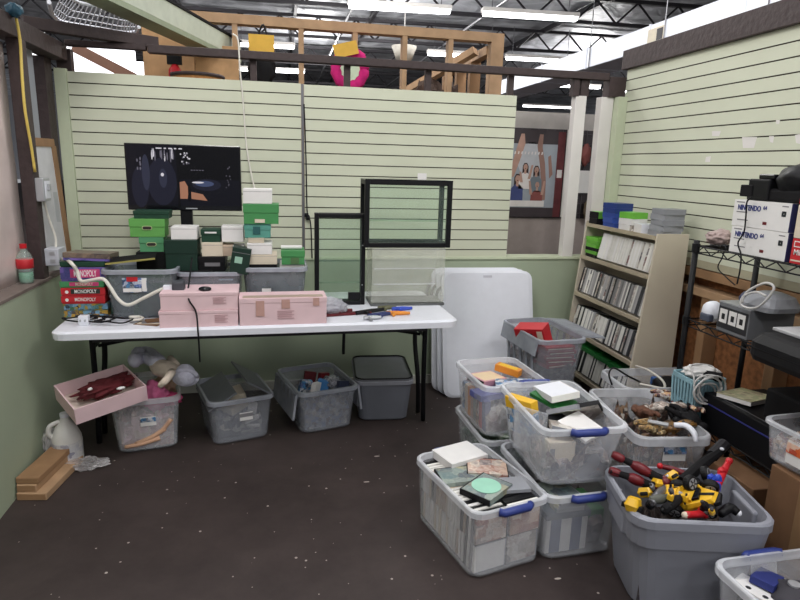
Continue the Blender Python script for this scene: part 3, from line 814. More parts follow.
o = flat_case('film_box', 'grey clear case lying near the blue handle of the packed bin', 'film case', on_A(.09, .095, .262), R(-75.9 + 75), .013, .10, .13, (case_grey, case_grey), 'G2')

# lower middle bin: storage boxes and green cases
o = obj('card_box', bx(nb(), -.08, .08, -.13, .05, 0, .15), white_card, None, .003); o.location = W_(B0, .115, -.01, .018); o.rotation_euler = (0, 0, R(-87)); tag(o, 'white card box with blue stripes inside the blue-handled bin', 'box')
for u in (-.09, -.0): 
    s = obj('stripe', bx(nb(), .08, .081, u - .022, u + .022, .002, .148), mat('slate_blue', (70, 84, 120)), o)
lid = obj('lid', bx(nb(), -.086, .086, -.136, .056, .15, .175), mat('slate_lid', (64, 76, 88)), o)
for k in range(3):
    flat_case('game_case', 'flat case stacked on the striped box inside the blue-handled bin', 'game case', W_(B0, .12, -.045, .196 + k * .0155), R(-87 + 4 * k), .015, .12, .16, (case_grey, ink_cool), 'st', group='cases on the striped box')
for k in range(9):
    me = case_mesh(.0145, .12, .165, (case_dkgreen, case_green if k % 3 == 0 else case_dkgreen), 'gr%d' % (k % 3 == 0))
    put('game_case', me, tmx(W_(B0, .15, .072 + .001 * k, .018 + k * .0155), R(-87), R(0), 0) @ Matrix.Rotation(R(90), 4, 'Y') @ Matrix.Translation((-.0072, 0, 0)) @ Matrix.Translation((0, 0, -.165)), 'green game case stacked flat inside the blue-handled bin', 'game case', 'green cases in the blue-handled bin')
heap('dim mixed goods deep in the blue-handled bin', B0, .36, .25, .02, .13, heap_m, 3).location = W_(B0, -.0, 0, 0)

# upper middle bin: jumble of game boxes and cases
def carton(name, label, cat, loc, rot, dims, m, parts=(), group=None, bevel=.002):
    """a closed packet: body with printed front panel"""
    t = thing(name, label, cat, loc, rot, group)
    l, w, h = dims
    obj('packet', bx(nb(), -l / 2, l / 2, -w / 2, w / 2, 0, h), m, t, bevel)
    for nm, b, mm in parts:
        obj(nm, bx(nb(), *b), mm, t)
    return t


heap('dim mixed games deep in the heaped clear bin', B1, .41, .27, .015, .13, printed('game_jumble', [(190, 170, 160), (90, 92, 100), (206, 200, 194), (130, 110, 104), (60, 60, 66)], 16), 5)
o = carton('game_box', 'tall beige game box standing against the front of the heaped bin', 'game box', W_(B1, .165, -.065, .012), R(-91), (.05, .11, .165), cream_card, [('print', (.0251, .0258, -.045, .045, .02, .06), ink_grey), ('stripe', (.0251, .0258, -.05, -.03, .06, .14), ink_grey)])
o = carton('game_box', 'grey game box standing beside the tall beige one in the heaped bin', 'game box', W_(B1, .17, .06, .012), R(-91), (.05, .10, .13), mat('grey_box', (150, 148, 152)), [('print', (.0251, .0258, -.03, .04, .04, .09), ink_warm)])
t = thing('game_box', 'slim yellow and blue game box leaning over the rim of the heaped bin', 'game box', W_(B1, -.07, -.115, .10), (R(8), R(-6), R(-91 + 25)))
obj('packet', bx(nb(), -.075, .075, -.02, .02, 0, .16), ink_blue, t, .002); obj('top_flap', bx(nb(), -.076, .076, -.021, .021, .11, .162), yellow_pl, t, .002, label='yellow printed top')
o = obj('plastic_divider', bx(nb(), -.075, .075, -.003, .003, 0, .2), bin_clear2, None); o.location = W_(B1, .03, -.13, .06); o.rotation_euler = (R(6), 0, R(-91 + 40)); tag(o, 'frosted plastic divider sheet standing in the heaped bin', 'divider')
flat_case('game_case', 'white jewel case with clear lid on top of the heaped bin', 'game case', W_(B1, -.13, .045, .245), R(-85), .028, .135, .165, (white_card, white_pl), 'jw', (R(6), R(-4)))
flat_case('game_case', 'green game case sticking out under the white jewel case', 'game case', W_(B1, -.125, .03, .222), R(-60), .015, .12, .17, (case_dkgreen, case_dkgreen), 'gx', (R(5), R(10)))
flat_case('game_case', 'frosted case leaning in the middle of the heaped bin', 'game case', W_(B1, .0, .05, .215), R(-130), .02, .135, .18, (case_grey, mat('pale_mint_sleeve', (206, 212, 196))), 'fr', (R(24), R(-22)))
flat_case('game_case', 'film case with pictured cover leaning against the frosted case', 'game case', W_(B1, .03, .115, .22), R(-120), .018, .13, .18, (black, ink_cover), 'ph', (R(20), R(-40)))
flat_case('game_case', 'open white booklet lying by the blue handle of the heaped bin', 'booklet', W_(B1, .13, .04, .205), R(-70), .012, .12, .15, (white_card, white_card), 'bk', (R(10), R(12)))
flat_case('game_case', 'grey cartridge case lying at the front rim of the heaped bin', 'game case', W_(B1, .12, -.04, .20), R(-110), .018, .10, .14, (case_grey, ink_cover), 'cg', (R(-8), R(-12)))
flat_case('game_case', 'black case lying deep between the booklet and the frosted case', 'game case', W_(B1, .07, .0, .18), R(-40), .018, .12, .16, (black, black), 'bc', (R(8), R(16)))

# colourful tape bin
heap('dim packets deep in the bin of colourful tapes', C1, .32, .26, .015, .13, ink_cover, 8)
cols = [ink_blue, ink_warm, red_m, cream_card, ink_cool, navy, orange_m, ink_toy]
for i in range(12):
    s = -1 if i < 8 else 1
    x = -.135 + .037 * (i % 8)
    ms = cols[(i * 3) % 8]
    me = case_mesh(.034, .028, .15, (ms, ms), 'tp%d' % ((i * 3) % 8))
    put('tape_case', me, tmx(W_(C1, x, s * .112, .016), R(-86), R(-s * 3)), 'coloured tape case standing along the wall of the tape bin', 'tape case', 'tape cases in the tape bin')
carton('tape_box', 'pink and cream tape box with black edge on top of the tape bin', 'tape box', W_(C1, -.06, -.045, .185), (R(6), R(8), R(-86 + 120)), (.19, .11, .034), mat('pink_box', (206, 150, 160)), [('print', (-.085, .085, -.045, .045, .0341, .0346), mat('cream_print', (230, 206, 170))), ('edge', (-.0955, -.095, -.05, .05, .004, .03), ink)])
carton('tape_box', 'small orange tape box lying in the tape bin', 'tape box', W_(C1, -.09, .085, .215), (0, R(5), R(-86 + 40)), (.13, .05, .035), orange_m, [('print', (-.05, .05, -.02, .02, .0351, .0356), yellow_pl)])
carton('tape_box', 'flat blue and white box lying at the front of the tape bin', 'tape box', W_(C1, .06, .05, .19), (0, R(-4), R(-86 + 70)), (.18, .12, .03), ink_blue)
carton('tape_box', 'blue striped tape box under the pink and cream one', 'tape box', W_(C1, .05, -.07, .155), (0, 0, R(-86 + 100)), (.17, .10, .03), mat('violet_box', (90, 96, 160)))
heap('green things filling the lower bin under the tape bin', C0, .37, .28, .015, .17, printed('green_jumble', [(70, 120, 80), (120, 140, 120), (60, 90, 70), (160, 170, 160)], 14), 9)

# flip-lid tote of red packets
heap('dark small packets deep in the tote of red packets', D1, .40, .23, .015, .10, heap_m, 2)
for k in range(5):
    carton('red_packet', 'flat red packet stacked inside the smoky flip-lid tote', 'packet', W_(D1, .13, .01 + .012 * (k % 2), .10 + k * .026), (0, 0, R(-85 + random.uniform(-8, 8))), (.14, .19, .022), mat('red_packet', (150, 50, 60), .5), [('stripe', (.0701, .0706, -.08, .08, .006, .012), cream_card)], 'red packets in the smoky tote')
carton('red_packet', 'red and black boxed toy leaning out of the smoky tote', 'packet', W_(D1, .02, -.055, .20), (R(18), R(-10), R(-50)), (.19, .09, .12), red_m, [('window', (-.07, .02, -.0455, -.045, .02, .09), ink), ('strip', (.05, .085, -.0456, -.045, .005, .105), cream_card)])
carton('orange_packet', 'small orange packet low in the front corner of the smoky tote', 'packet', W_(D1, .16, .085, .035), R(-85), (.05, .05, .05), mat('orange_toy', (226, 110, 60)))
l = obj('lid_flap', bx(nb(), -.22, .22, 0, .14, -.004, .004, Matrix.Translation((0, .15, .285)) @ Matrix.Rotation(R(-6), 4, 'X')), bin_rim_g, D1)
l = obj('lid_flap', bx(nb(), -.22, .22, -.10, 0, -.004, .004, Matrix.Translation((0, -.15, .285)) @ Matrix.Rotation(R(80), 4, 'X')), bin_rim_g, D1)


# ------------------------------------------------------------------ toys
def limb(name, label, pts, rad, m, cat='toy', smooth=4, extra=None):
    p0 = V(pts[0])
    t = thing(name, label, cat, p0)
    bm = nb(); tube(bm, [V(p) - p0 for p in pts], rad, 8, smooth); obj('body', bm, m, t, smooth=True)
    if extra:
        for nm, i, r, mm in extra:
            bm = nb(); blob(bm, V(pts[i]) - p0, (r, r, r), .12, 2, 2, i); obj(nm, bm, mm, t, smooth=True)
    return t


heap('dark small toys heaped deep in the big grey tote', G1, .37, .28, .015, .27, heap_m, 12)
def z4(px, py, z): return at(px, py, z=z)
def red_armour(t, P):
    q = [p - V(t.location) for p in P]
    obj('boot', tube(nb(), [q[0], q[0].lerp(q[1], .18), q[0].lerp(q[1], .42), q[0].lerp(q[1], .5)], [.013, .017, .016, .012], 9, 3), dkred, t, smooth=True)
    obj('knee_guard', tube(nb(), [q[0].lerp(q[1], .8), q[1], q[1].lerp(q[2], .25), q[1].lerp(q[2], .5)], [.013, .020, .021, .016], 9, 3), dkred, t, smooth=True)
_leg = limb('toy_figure_piece', 'dark red and black toy leg lying out over the grey tote rim', [z4(610, 471, .40), z4(632, 478, .385), z4(655, 488, .36)], [.010, .015, .019], black_mt, extra=[('hip', 2, .024, dkred)])  # loose pieces of toy figures: legs, arms, a shoe, no whole figure
red_armour(_leg, [z4(609, 470, .40), z4(632, 478, .385), z4(655, 488, .36)])
_leg = limb('toy_figure_piece', 'longer dark red toy leg rising above the grey tote rim', [z4(613, 454, .45), z4(636, 466, .42), z4(665, 482, .38)], [.010, .014, .020], black_mt, extra=[('hip', 2, .026, dkred)])
red_armour(_leg, [z4(612, 454, .45), z4(636, 466, .42), z4(665, 482, .38)])
limb('toy_figure_piece', 'short red toy arm lying between the dark toy and the yellow vehicle', [z4(660, 466, .40), z4(675, 470, .39), z4(688, 476, .38)], [.009, .012, .014], dkred, extra=[('fist', 0, .012, red_pl)])
t = thing('toy_blaster', 'dark grey toy weapon sticking up out of the grey tote', 'toy', z4(690, 480, .38))
p = t.location
bm = nb(); tube(bm, [z4(682, 482, .38) - p, z4(705, 462, .42) - p, z4(722, 450, .45) - p], [.022, .020, .014], 8); obj('barrel', bm, black_mt, t)
bm = nb(); tube(bm, [z4(712, 456, .43) - p, z4(724, 444, .455) - p], .024, 10); obj('muzzle', bm, steel, t)
bm = nb(); blob(bm, z4(722, 449, .462) - p, (.008, .008, .006), .1); obj('badge', bm, white_pl, t)
# yellow toy vehicle
t = thing('toy_vehicle', 'broken yellow toy vehicle with black wheels on the grey tote heap', 'toy car', z4(692, 497, .39), (R(28), R(-20), R(-48)))
def plate(nm, pts, z0, z1, k, m_):
    cx_ = sum(a for a, _ in pts) / len(pts); cy_ = sum(b for _, b in pts) / len(pts)
    obj(nm, loft(nb(), [[V((a, b, z0)) for a, b in pts], [V((a, b, (z0 + z1) / 2)) for a, b in pts], [V((cx_ + (a - cx_) * k, cy_ + (b - cy_) * k, z1)) for a, b in pts]]), m_, t, .0015)
plate('hood', [(-.085, -.035), (-.01, -.052), (.075, -.022), (.085, .02), (.01, .048), (-.075, .030)], -.012, .014, .86, yellow_pl)
plate('cabin', [(-.05, -.028), (.005, -.034), (.02, .028), (-.045, .024)], .014, .036, .7, yellow_pl)
plate('windshield', [(.006, -.030), (.030, -.022), (.034, .020), (.020, .026)], .012, .026, .9, black_gl)
plate('black_stripe', [(-.03, -.004), (.075, -.003), (.078, .008), (-.03, .006)], .0135, .0165, 1, black)
plate('bumper', [(.07, -.03), (.092, -.02), (.094, .022), (.078, .03)], -.016, .0, .9, black)
plate('fin', [(-.095, -.04), (-.07, -.045), (-.06, .04), (-.088, .038)], .01, .03, .6, yellow_pl)
for (x, y) in ((-.055, -.052), (.055, -.052), (-.055, .052), (.055, .052)):
    bm = nb(); bm2 = lathe(bm, [(.001, -.012), (.026, -.012), (.029, -.006), (.029, .006), (.026, .012), (.001, .012)], 18)
    w = obj('wheel', bm2, black, t); w.location = (x, y, -.008); w.rotation_euler = (R(90), 0, 0)
    for s in (-1, 1):
        h = obj('hub', lathe(nb(), [(.001, 0), (.018, 0), (.018, .002), (.001, .003)], 16), silver, w); h.location = (0, 0, s * .012)
        bm = nb()
        for q in range(5): bx(bm, .003, .017, -.0022, .0022, .003, .0042, Matrix.Rotation(q * 2 * math.pi / 5, 4, 'Z'))
        sp = obj('spoke', bm, steel, w); sp.location = (0, 0, s * .012)
t = thing('wheel_toy', 'loose black toy wheel with silver hub standing on the yellow toy vehicle', 'toy wheel', z4(690, 483, .44), (R(75), R(10), R(12)))
obj('tyre', lathe(nb(), [(.001, -.012), (.024, -.012), (.028, -.006), (.028, .006), (.024, .012), (.001, .012)], 20), black, t)
h = obj('hub', lathe(nb(), [(.001, .012), (.019, .012), (.019, .0135), (.001, .0145)], 18), silver, t)
bm = nb()
for q in range(5): bx(bm, .004, .018, -.0024, .0024, .0142, .0155, Matrix.Rotation(q * 2 * math.pi / 5, 4, 'Z'))
obj('spoke', bm, steel, t)
t = thing('wheel_toy', 'loose black toy wheel lying behind the yellow toy vehicle', 'toy wheel', z4(706, 474, .42), (R(60), R(25), R(30)))
obj('tyre', lathe(nb(), [(.001, -.012), (.026, -.012), (.030, -.006), (.030, .006), (.026, .012), (.001, .012)], 20), black, t)
obj('hub', lathe(nb(), [(.001, .012), (.020, .012), (.020, .0135), (.012, .010), (.001, .010)], 18), silver, t)
# yellow toy robot pieces
for k, (px, py, z, s, lb) in enumerate(((633, 505, .385, .036, 'yellow toy robot chest with black joints at the near rim of the grey tote'), (657, 483, .40, .022, 'small yellow toy robot head on the grey tote heap'), (645, 493, .37, .026, 'folded yellow toy wing beside the robot chest'), (672, 476, .405, .024, 'yellow and white toy robot shoulder before the toy weapon'))):
    t = thing('toy_robot_piece', lb, 'toy', z4(px, py, z), (R(15 * k), R(20), R(40 + 50 * k)))
    obj('shell', loft(nb(), [rrect(s * 1.2, s * .9, s * .2, -s * .6), rrect(s * 2, s * 1.3, s * .35, 0), rrect(s * 1.4, s * 1.0, s * .3, s * .7)]), yellow_pl, t)
    obj('joint', bx(nb(), -s * .5, s * .5, -s * .95, s * .95, -s * .4, s * .1), black, t, .003)
    if k in (0, 3): obj('panel', bx(nb(), s * .5, s * .95, -s * .5, s * .5, s * .1, s * .55), white_pl if k == 3 else yellow_pl, t, .003)
for k, (a_, b2) in enumerate((((650, 505), (664, 488)), ((665, 510), (682, 496)), ((668, 498), (650, 500)))):
    limb('toy_figure_piece', ['grey jointed toy limb beside the robot chest', 'dark jointed toy limb under the yellow toy vehicle', 'grey toy forearm across the grey tote heap'][k], [z4(*a_, .375), z4((a_[0] + b2[0]) / 2, (a_[1] + b2[1]) / 2, .39), z4(*b2, .385)], [.014, .018, .013], [grey_metal, black_mt, mat('olive_grey', (90, 92, 84))][k], extra=[('hand', 0, .016, black)])
rb = random.Random(11)
for k in range(14):
    px, py = rb.uniform(636, 712), rb.uniform(478, 512)
    t = thing('robot_fragment', 'small broken toy robot fragment scattered over the heap in the grey tote', 'toy piece', at(px, py, z=.40 + rb.uniform(0, .02)), (rb.uniform(0, 3), rb.uniform(0, 3), rb.uniform(0, 3)), 'robot fragments in the grey tote')
    a_, b2, c_ = rb.uniform(.012, .026), rb.uniform(.008, .014), rb.uniform(.005, .010)
    obj('shell', loft(nb(), [rrect(a_ * 1.3, b2 * 1.4, .004, -c_), rrect(a_ * 2, b2 * 2, .006, 0), rrect(a_ * 1.1, b2 * 1.5, .004, c_)]), (yellow_pl, black, yellow_pl, grey_metal, yellow_pl, black_mt, silver)[k % 7], t)
    obj('joint', tube(nb(), [(-a_ * 1.4, 0, 0), (a_ * 1.4, 0, 0)], c_ * .7, 7), black if k % 2 else steel, t)
t = limb('toy_tube', 'red and blue see-through toy standing at the far side of the grey tote', [z4(704, 512, .37), z4(712, 494, .40), z4(720, 478, .43), z4(729, 461, .47)], [.020, .018, .016, .010], red_pl, extra=[('claw', 0, .022, red_pl), ('wrist', 3, .013, red_pl)])
p = t.location
for px, py, z, r_, m_ in ((709, 500, .39, .022, red_pl), (716, 488, .41, .020, blue_pl), (717, 480, .43, .019, blue_pl), (722, 472, .445, .018, red_pl), (711, 478, .425, .014, blue_pl)):
    obj('shell', blob(nb(), z4(px, py, z) - p, (r_, r_ * .8, r_ * 1.2), .25, 3, 2, px), m_, t, label='blue shell' if m_ is blue_pl else None)
limb('toy_figure_piece', 'red toy arm lying at the near rim of the grey tote', [z4(685, 515, .375), z4(700, 514, .37), z4(712, 512, .365)], [.012, .013, .012], red_pl, extra=[('claw', 0, .012, cream_card), ('wrist', 2, .012, red_pl)])
t = limb('toy_figure_piece', 'black and white toy shoe at the far corner of the grey tote', [z4(720, 514, .365), z4(730, 508, .375), z4(738, 513, .365)], [.014, .018, .014], black, extra=[('toe', 2, .013, white_pl)])

# toy figures in the clear bin behind
heap('dim toys deep in the bin of toy figures', E1, .46, .255, .015, .40, printed('toy_jumble', [(60, 50, 46), (36, 34, 36), (150, 120, 90), (90, 60, 56), (190, 184, 176)], 24, .5), 15)
rz = [(672, 398, 0), (690, 408, 1), (660, 408, 2), (680, 415, 3), (690, 420, 4), (655, 428, 5), (642, 412, 6), (668, 428, 7)]
names = ['white and maroon toy figure lying on top of the toy figure bin', 'white toy figure with red patches at the far side of the toy figure bin', 'brown and white toy figure beside the clear bin rim', 'black toy helmet in the toy figure bin', 'black jointed toy figure lying at the far corner of its clear bin', 'tan striped toy animal at the near end of the toy figure bin', 'brown curly toy head by the rim next to the heaped bin', 'gold and black toy belt lying at the near end']
ms = [ink_toy, ink_toy, printed('brown_print', [(110, 70, 50), (220, 210, 200), (60, 44, 36)], 40), black, black_mt, printed('tan_print', [(196, 156, 100), (50, 44, 40), (226, 200, 150)], 40), mat('brown_hair', (96, 62, 46), .8, var=.3, scale=60, bump=.4), printed('gold_print', [(180, 130, 50), (30, 28, 26), (120, 84, 40)], 40)]
for (px, py, k) in rz:
    p = at(px, py, z=.435); a_ = k * 1.3
    t = thing('toy_figure', names[k], 'toy', p, (R(10), R(15), a_))
    obj('torso', blob(nb(), (0, 0, 0), (.052, .034, .028), .25, 2.5, 3, k), ms[k], t, smooth=True)
    obj('head', blob(nb(), (.060, 0, .008), (.020, .018, .020), .1, 2, 2, k), ms[k], t, smooth=True)
    for s in (-1, 1):
        bm = nb(); tube(bm, [(.03, s * .022, 0), (.0, s * .045, .008), (-.035, s * .05, .0)], [.011, .010, .007], 7, 3); obj('arm', bm, ms[k], t, smooth=True)
        bm = nb(); tube(bm, [(-.035, s * .013, 0), (-.075, s * .022, .008), (-.11, s * .016, .0)], [.014, .012, .009], 7, 3); obj('leg', bm, ms[k], t, smooth=True)
p0 = at(668, 425, z=.47)
t = thing('toy_hose', 'grey and white toy sword hilt curving over the toy bin rim', 'toy', p0)
bm = nb(); tube(bm, [V((0, 0, 0)), at(648, 421, z=.475) - p0], [.010, .008], 8); obj('blade', bm, silver, t)
bm = nb(); tube(bm, [at(674, 425, z=.475) - p0, at(686, 426, z=.48) - p0, at(694, 433, z=.475) - p0, at(696, 442, z=.445) - p0], [.011, .013, .012, .009], 8, 4); obj('grip', bm, white_pl, t, smooth=True)
carton('white_toy_case', 'white moulded toy case lying at the far side of the toy figure bin', 'toy case', at(682, 410, z=.39), (R(-8), R(10), R(60)), (.13, .06, .03), white_pl, bevel=.008)

# cords bin
heap('dim cables deep in the wide clear bin', F1, .42, .22, .015, .27, black_mt, 22)
p0 = at(645, 378, z=.44)
bm = nb(); tube(bm, [at(px, py, z=z) - p0 for px, py, z in ((612, 385, .40), (609, 374, .45), (614, 368, .48), (628, 376, .45), (640, 382, .40))], .005, 6, 5)
t = thing('coiled_cable', 'thin black cable arching out of the wide clear bin', 'cable', p0); obj('cord', bm, black, t, smooth=True)
bm = nb(); tube(bm, [at(px, py, z=z) - p0 for px, py, z in ((636, 366, .44), (648, 370, .47), (662, 380, .45), (664, 388, .42), (650, 386, .41), (640, 384, .40))], .006, 6, 5)
t = thing('coiled_cable', 'white cable looping over the wide clear bin', 'cable', p0); obj('cord', bm, white_cord, t, smooth=True)
o = obj('blue_adapter', bx(nb(), -.035, .035, -.03, .03, 0, .05), mat('blue_adapter', (50, 90, 150), .4), None, .01); o.location = at(658, 386, z=.36); tag(o, 'small blue plug adapter in the wide clear bin', 'adapter')
o = obj('black_controller', blob(nb(), (0, 0, 0), (.09, .06, .05), .25, 2, 3, 7), black, smooth=True); o.location = at(668, 386, z=.38); tag(o, 'black game controller lying in the wide clear bin', 'controller')

# playing cards bin
heap('dark loose things at the bottom of the playing card bin', H1, .36, .33, .015, .17, mat('grey_dim', (84, 84, 92), .6), 31)
carton('card_box', 'plain white card standing at the back of the playing card bin', 'card', at(764, 590, z=.15), (R(-12), 0, R(1)), (.10, .006, .09), white_card)
carton('card_box', 'blue card box lying between the white cards', 'card box', at(766, 583, z=.22), (0, R(8), R(30)), (.10, .07, .024), navy)
for k, (x, y, a_) in enumerate(((.05, .09, 28), (-.02, .0, 62))):
    t = carton('playing_card_pack', ['fanned pack of white playing cards with black pips beside the clear wall', 'white playing card with red pips lying across the bin'][k], 'playing cards', at((757, 790)[k], (592, 590)[k], z=.21), (R(3), R(3), R(a_)), (.085, .13, .012), white_card)
    for q in range(4):
        obj('pip', lathe(nb(), [(.001, .0122), (.009, .0122), (.001, .0128)], 8, (-.022 + .044 * (q % 2), -.03 + .05 * (q // 2), 0)), ink if k == 0 else dkred, t)
t = thing('round_badge', 'dark bag with a pale round badge lying in the card bin', 'bag', at(797, 600, z=.21)); obj('fabric', blob(nb(), (0, 0, 0), (.08, .07, .05), .2, 2, 3, 3), mat('dark_grey_cloth', (62, 60, 66), .8), t, smooth=True)
obj('badge', lathe(nb(), [(.001, .047), (.018, .047), (.018, .053), (.001, .053)], 14, (-.01, .01, 0)), silver, t)
# orange sticker bin contents
heap('small colourful toys filling the orange-stickered bin', I1, .26, .28, .012, .09, ink_toy, 41)
for k in range(3):
    limb('small_toy', ['pink toy figure lying in the orange-stickered bin', 'maroon toy figure lying in the orange-stickered bin', 'white toy figure lying in the orange-stickered bin'][k], [W_(I1, -.08 + .06 * k, .06, .125), W_(I1, -.06 + .06 * k, .0, .14), W_(I1, -.05 + .05 * k, -.05, .125)], [.012, .018, .010], [skin_v, dkred, white_pl][k], extra=[('head', 1, .02, [skin_v, dkred, white_pl][k])])

# ================================================================== UNDER THE TABLE
U1 = storage_bin('storage_bin', 'clear bin of doll clothes under the end of the white table', -.733, 3.28, R(9.6), .335, .44, .30, 0, bin_clear2, bin_rim, sticker=('y-', .01, .175, .075, .05, ink_blue))
U2 = storage_bin('flip_lid_tote', 'flip-lid tote of white parts with lids half open, under the table', -.275, 3.30, R(17), .345, .40, .262, 0, bin_grey, bin_rim_g, sticker=('y-', .02, .155, .07, .045, ink_grey))
U3 = storage_bin('flip_lid_tote', 'flip-lid tote of mixed parts with lids hanging open, under the table', .193, 3.402, R(16), .350, .455, .263, 0, bin_grey, bin_rim_g)
U4 = storage_bin('storage_bin', 'closed solid grey tub under the end of the white table', .599, 3.50, R(-4), .340, .44, .262, 0, tote_solid, mat('pale_grey_rim', (140, 142, 150), .45))
bm = nb(); loft(bm, [rrect(.345, .445, .05, .262), rrect(.345, .445, .05, .272), rrect(.30, .40, .04, .268)], True, True); obj('lid', bm, lid_grey, U4)
bm = nb(); tube(bm, [V((p.x, p.y, .275)) for p in rrect(.335, .435, .05, 0)] + [V((.1675, .2175 - .05, .275))], .006, 5); obj('lid_edge', bm, black, U4)
# lids of the totes
obj('lid_flap', bx(nb(), -.16, .01, -.19, .18, -.005, .005, Matrix.Translation((-.02, 0, .262)) @ Matrix.Rotation(R(-28), 4, 'Y') @ Matrix.Translation((.0, 0, .03))), lid_grey, U2, .002)
obj('lid_flap', bx(nb(), -.15, .02, -.19, .19, -.005, .005, Matrix.Translation((.155, 0, .262)) @ Matrix.Rotation(R(34), 4, 'Y')), lid_grey, U2, .002)
for s in (-1, 1):
    fl = obj('lid_flap', bx(nb(), -.006, .006, -.20, .20, -.15, 0, Matrix.Translation((s * .185, 0, .250)) @ Matrix.Rotation(R(s * -8), 4, 'Y')), bin_rim_g, U3)
    for i in range(5): obj('rib', bx(nb(), s * .195 - .004, s * .195 + .004, -.17 + i * .08, -.15 + i * .08, .11, .245), lid_grey, fl)
heap('white and grey parts deep in the half open tote', U2, .25, .24, .015, .12, printed('grey_jumble', [(90, 92, 98), (150, 150, 152), (206, 200, 190)], 12), 51)
for k, (x, y, z, a_, d_) in enumerate(((-.02, -.10, .17, 30, (.12, .09, .05)), (.07, -.12, .15, 70, (.07, .05, .04)), (.06, -.145, .10, 10, (.09, .022, .03)), (.07, -.14, .06, -40, (.08, .018, .02)), (.0, .02, .17, 0, (.13, .12, .06)))):
    carton('white_part', ['white rounded console shell', 'white plug block', 'white plastic bar against the wall', 'slim white stick slanting', 'cream console shell deeper'][k] + ' in the half open tote', 'console part', W_(U2, x, y, z), (R(8), R(-10), R(17 + a_)), d_, cream_card if k in (0, 4) else white_card, bevel=.008)
heap('small mixed parts filling the wide open tote', U3, .27, .36, .015, .17, printed('parts_jumble', [(60, 64, 80), (150, 150, 156), (90, 110, 150), (190, 186, 180), (70, 50, 54)], 26), 61)
for k, (x, y, a_, m_) in enumerate(((-.09, -.02, 20, ink_blue), (-.05, -.10, 60, white_card), (.01, -.06, -20, mat('sky_blue_box', (70, 130, 190), .5)), (.05, .04, 40, dkred), (.10, -.07, 75, ink_blue), (-.02, .09, 10, maroon), (.11, -.14, 30, mat('dark_blue_grey', (50, 56, 78), .4)))):
    carton('small_packet', ['blue printed packet', 'white packet standing upright', 'sky blue packet', 'dark red packet', 'blue and white packet by the near corner', 'maroon packet at the back', 'dark blue packet at the near rim'][k] + ' in the wide open tote', 'packet', W_(U3, x, y, .18), (R(10 - 4 * k), R(12), R(a_)), (.07, .03, .085), m_)
for k in range(4):
    o = obj('bagged_parts', blob(nb(), W_(U3, .06 + .03 * (k % 2), -.03 - .05 * (k // 2), .24), (.03, .035, .03), .35, 3, 2, k), printed('bagged_%d' % k, [(40, 44, 60), (190, 192, 200), (70, 70, 84)], 50), smooth=True)
    tag(o, 'small bag of dark parts heaped at one corner of the wide open tote', 'bag of parts', 'bags of parts in the wide open tote')
# doll clothes
heap('doll clothes filling the clear bin under the table', U1, .27, .36, .015, .22, printed('cloth_jumble', [(206, 176, 160), (226, 190, 196), (150, 110, 100), (220, 204, 190)], 12, .8), 71)
o = obj('pink_doll_dress', blob(nb(), (0, 0, 0), (.062, .05, .075), .4, 3, 4, 3), pink_cloth, smooth=True); o.location = W_(U1, .05, -.15, .285); tag(o, 'bright pink doll dress bulging over the clear bin front', 'doll dress')
o = obj('magenta_doll_dress', blob(nb(), (0, 0, 0), (.06, .05, .035), .3, 2.5, 3, 5), hot_pink, smooth=True); o.location = W_(U1, .12, -.14, .26); tag(o, 'magenta doll dress tucked at the corner of the clear bin', 'doll dress')
o = obj('tan_doll_dress', blob(nb(), (0, 0, 0), (.06, .07, .05), .4, 2.5, 4, 8), tan_cloth, smooth=True); o.location = W_(U1, .09, -.03, .30); tag(o, 'tan ruffled doll dress on top of the clear bin', 'doll dress')
o = obj('brown_doll_wig', blob(nb(), (0, 0, 0), (.06, .06, .03), .3, 3, 3, 9), mat('dark_brown_fur', (62, 40, 34), .9, bump=.3), smooth=True); o.location = W_(U1, -.10, -.10, .285); tag(o, 'dark brown doll hair lying under the pink cardboard tray', 'doll wig')
for k in range(3):
    limb('doll_limb', ['bare doll leg pressed flat at the bottom of the clear bin wall', 'bare doll arm slanting behind the clear bin wall', 'bare doll leg near the clear bin sticker'][k], [W_(U1, -.11 + .05 * k, -.193, .04 + .012 * k), W_(U1, -.03 + .05 * k, -.197, .05 + .03 * k), W_(U1, .06 + .03 * k, -.196, .07 + .05 * k)], [.010, .012, .014], skin_v, 'doll limb')  # separate vinyl limbs only, no whole doll
t = thing('pink_tray_box', 'open pink cardboard tray of maroon cloth propped on the doll bin', 'cardboard tray', (-.868, 2.972, .345), (R(9), R(-6), R(34)))
Lx, Wy, hh = .33, .27, .080
bm = nb()
loft(bm, [[V((x, y, z)) for x, y in ((-Lx / 2, -Wy / 2), (Lx / 2, -Wy / 2), (Lx / 2, Wy / 2), (-Lx / 2, Wy / 2))] for z in (0, hh)] + [[V((x, y, z)) for x, y in ((-Lx / 2 + .006, -Wy / 2 + .006), (Lx / 2 - .006, -Wy / 2 + .006), (Lx / 2 - .006, Wy / 2 - .006), (-Lx / 2 + .006, Wy / 2 - .006))] for z in (hh, .006)])
obj('tray', bm, pink_card, t)
obj('lining', bx(nb(), -Lx / 2 + .008, Lx / 2 - .008, -Wy / 2 + .008, Wy / 2 - .008, .006, .012), pink_in, t)
t2 = obj('maroon_garment', blob(nb(), (0, 0, 0), (.14, .055, .03), .5, 2.4, 4, 4, Matrix.Rotation(R(4), 4, 'Z')), maroon, smooth=True); t2.location = (-.85, 2.985, .408); t2.rotation_euler = (R(9), R(-6), R(34)); tag(t2, 'maroon velvet garment lying in the pink cardboard tray', 'garment')
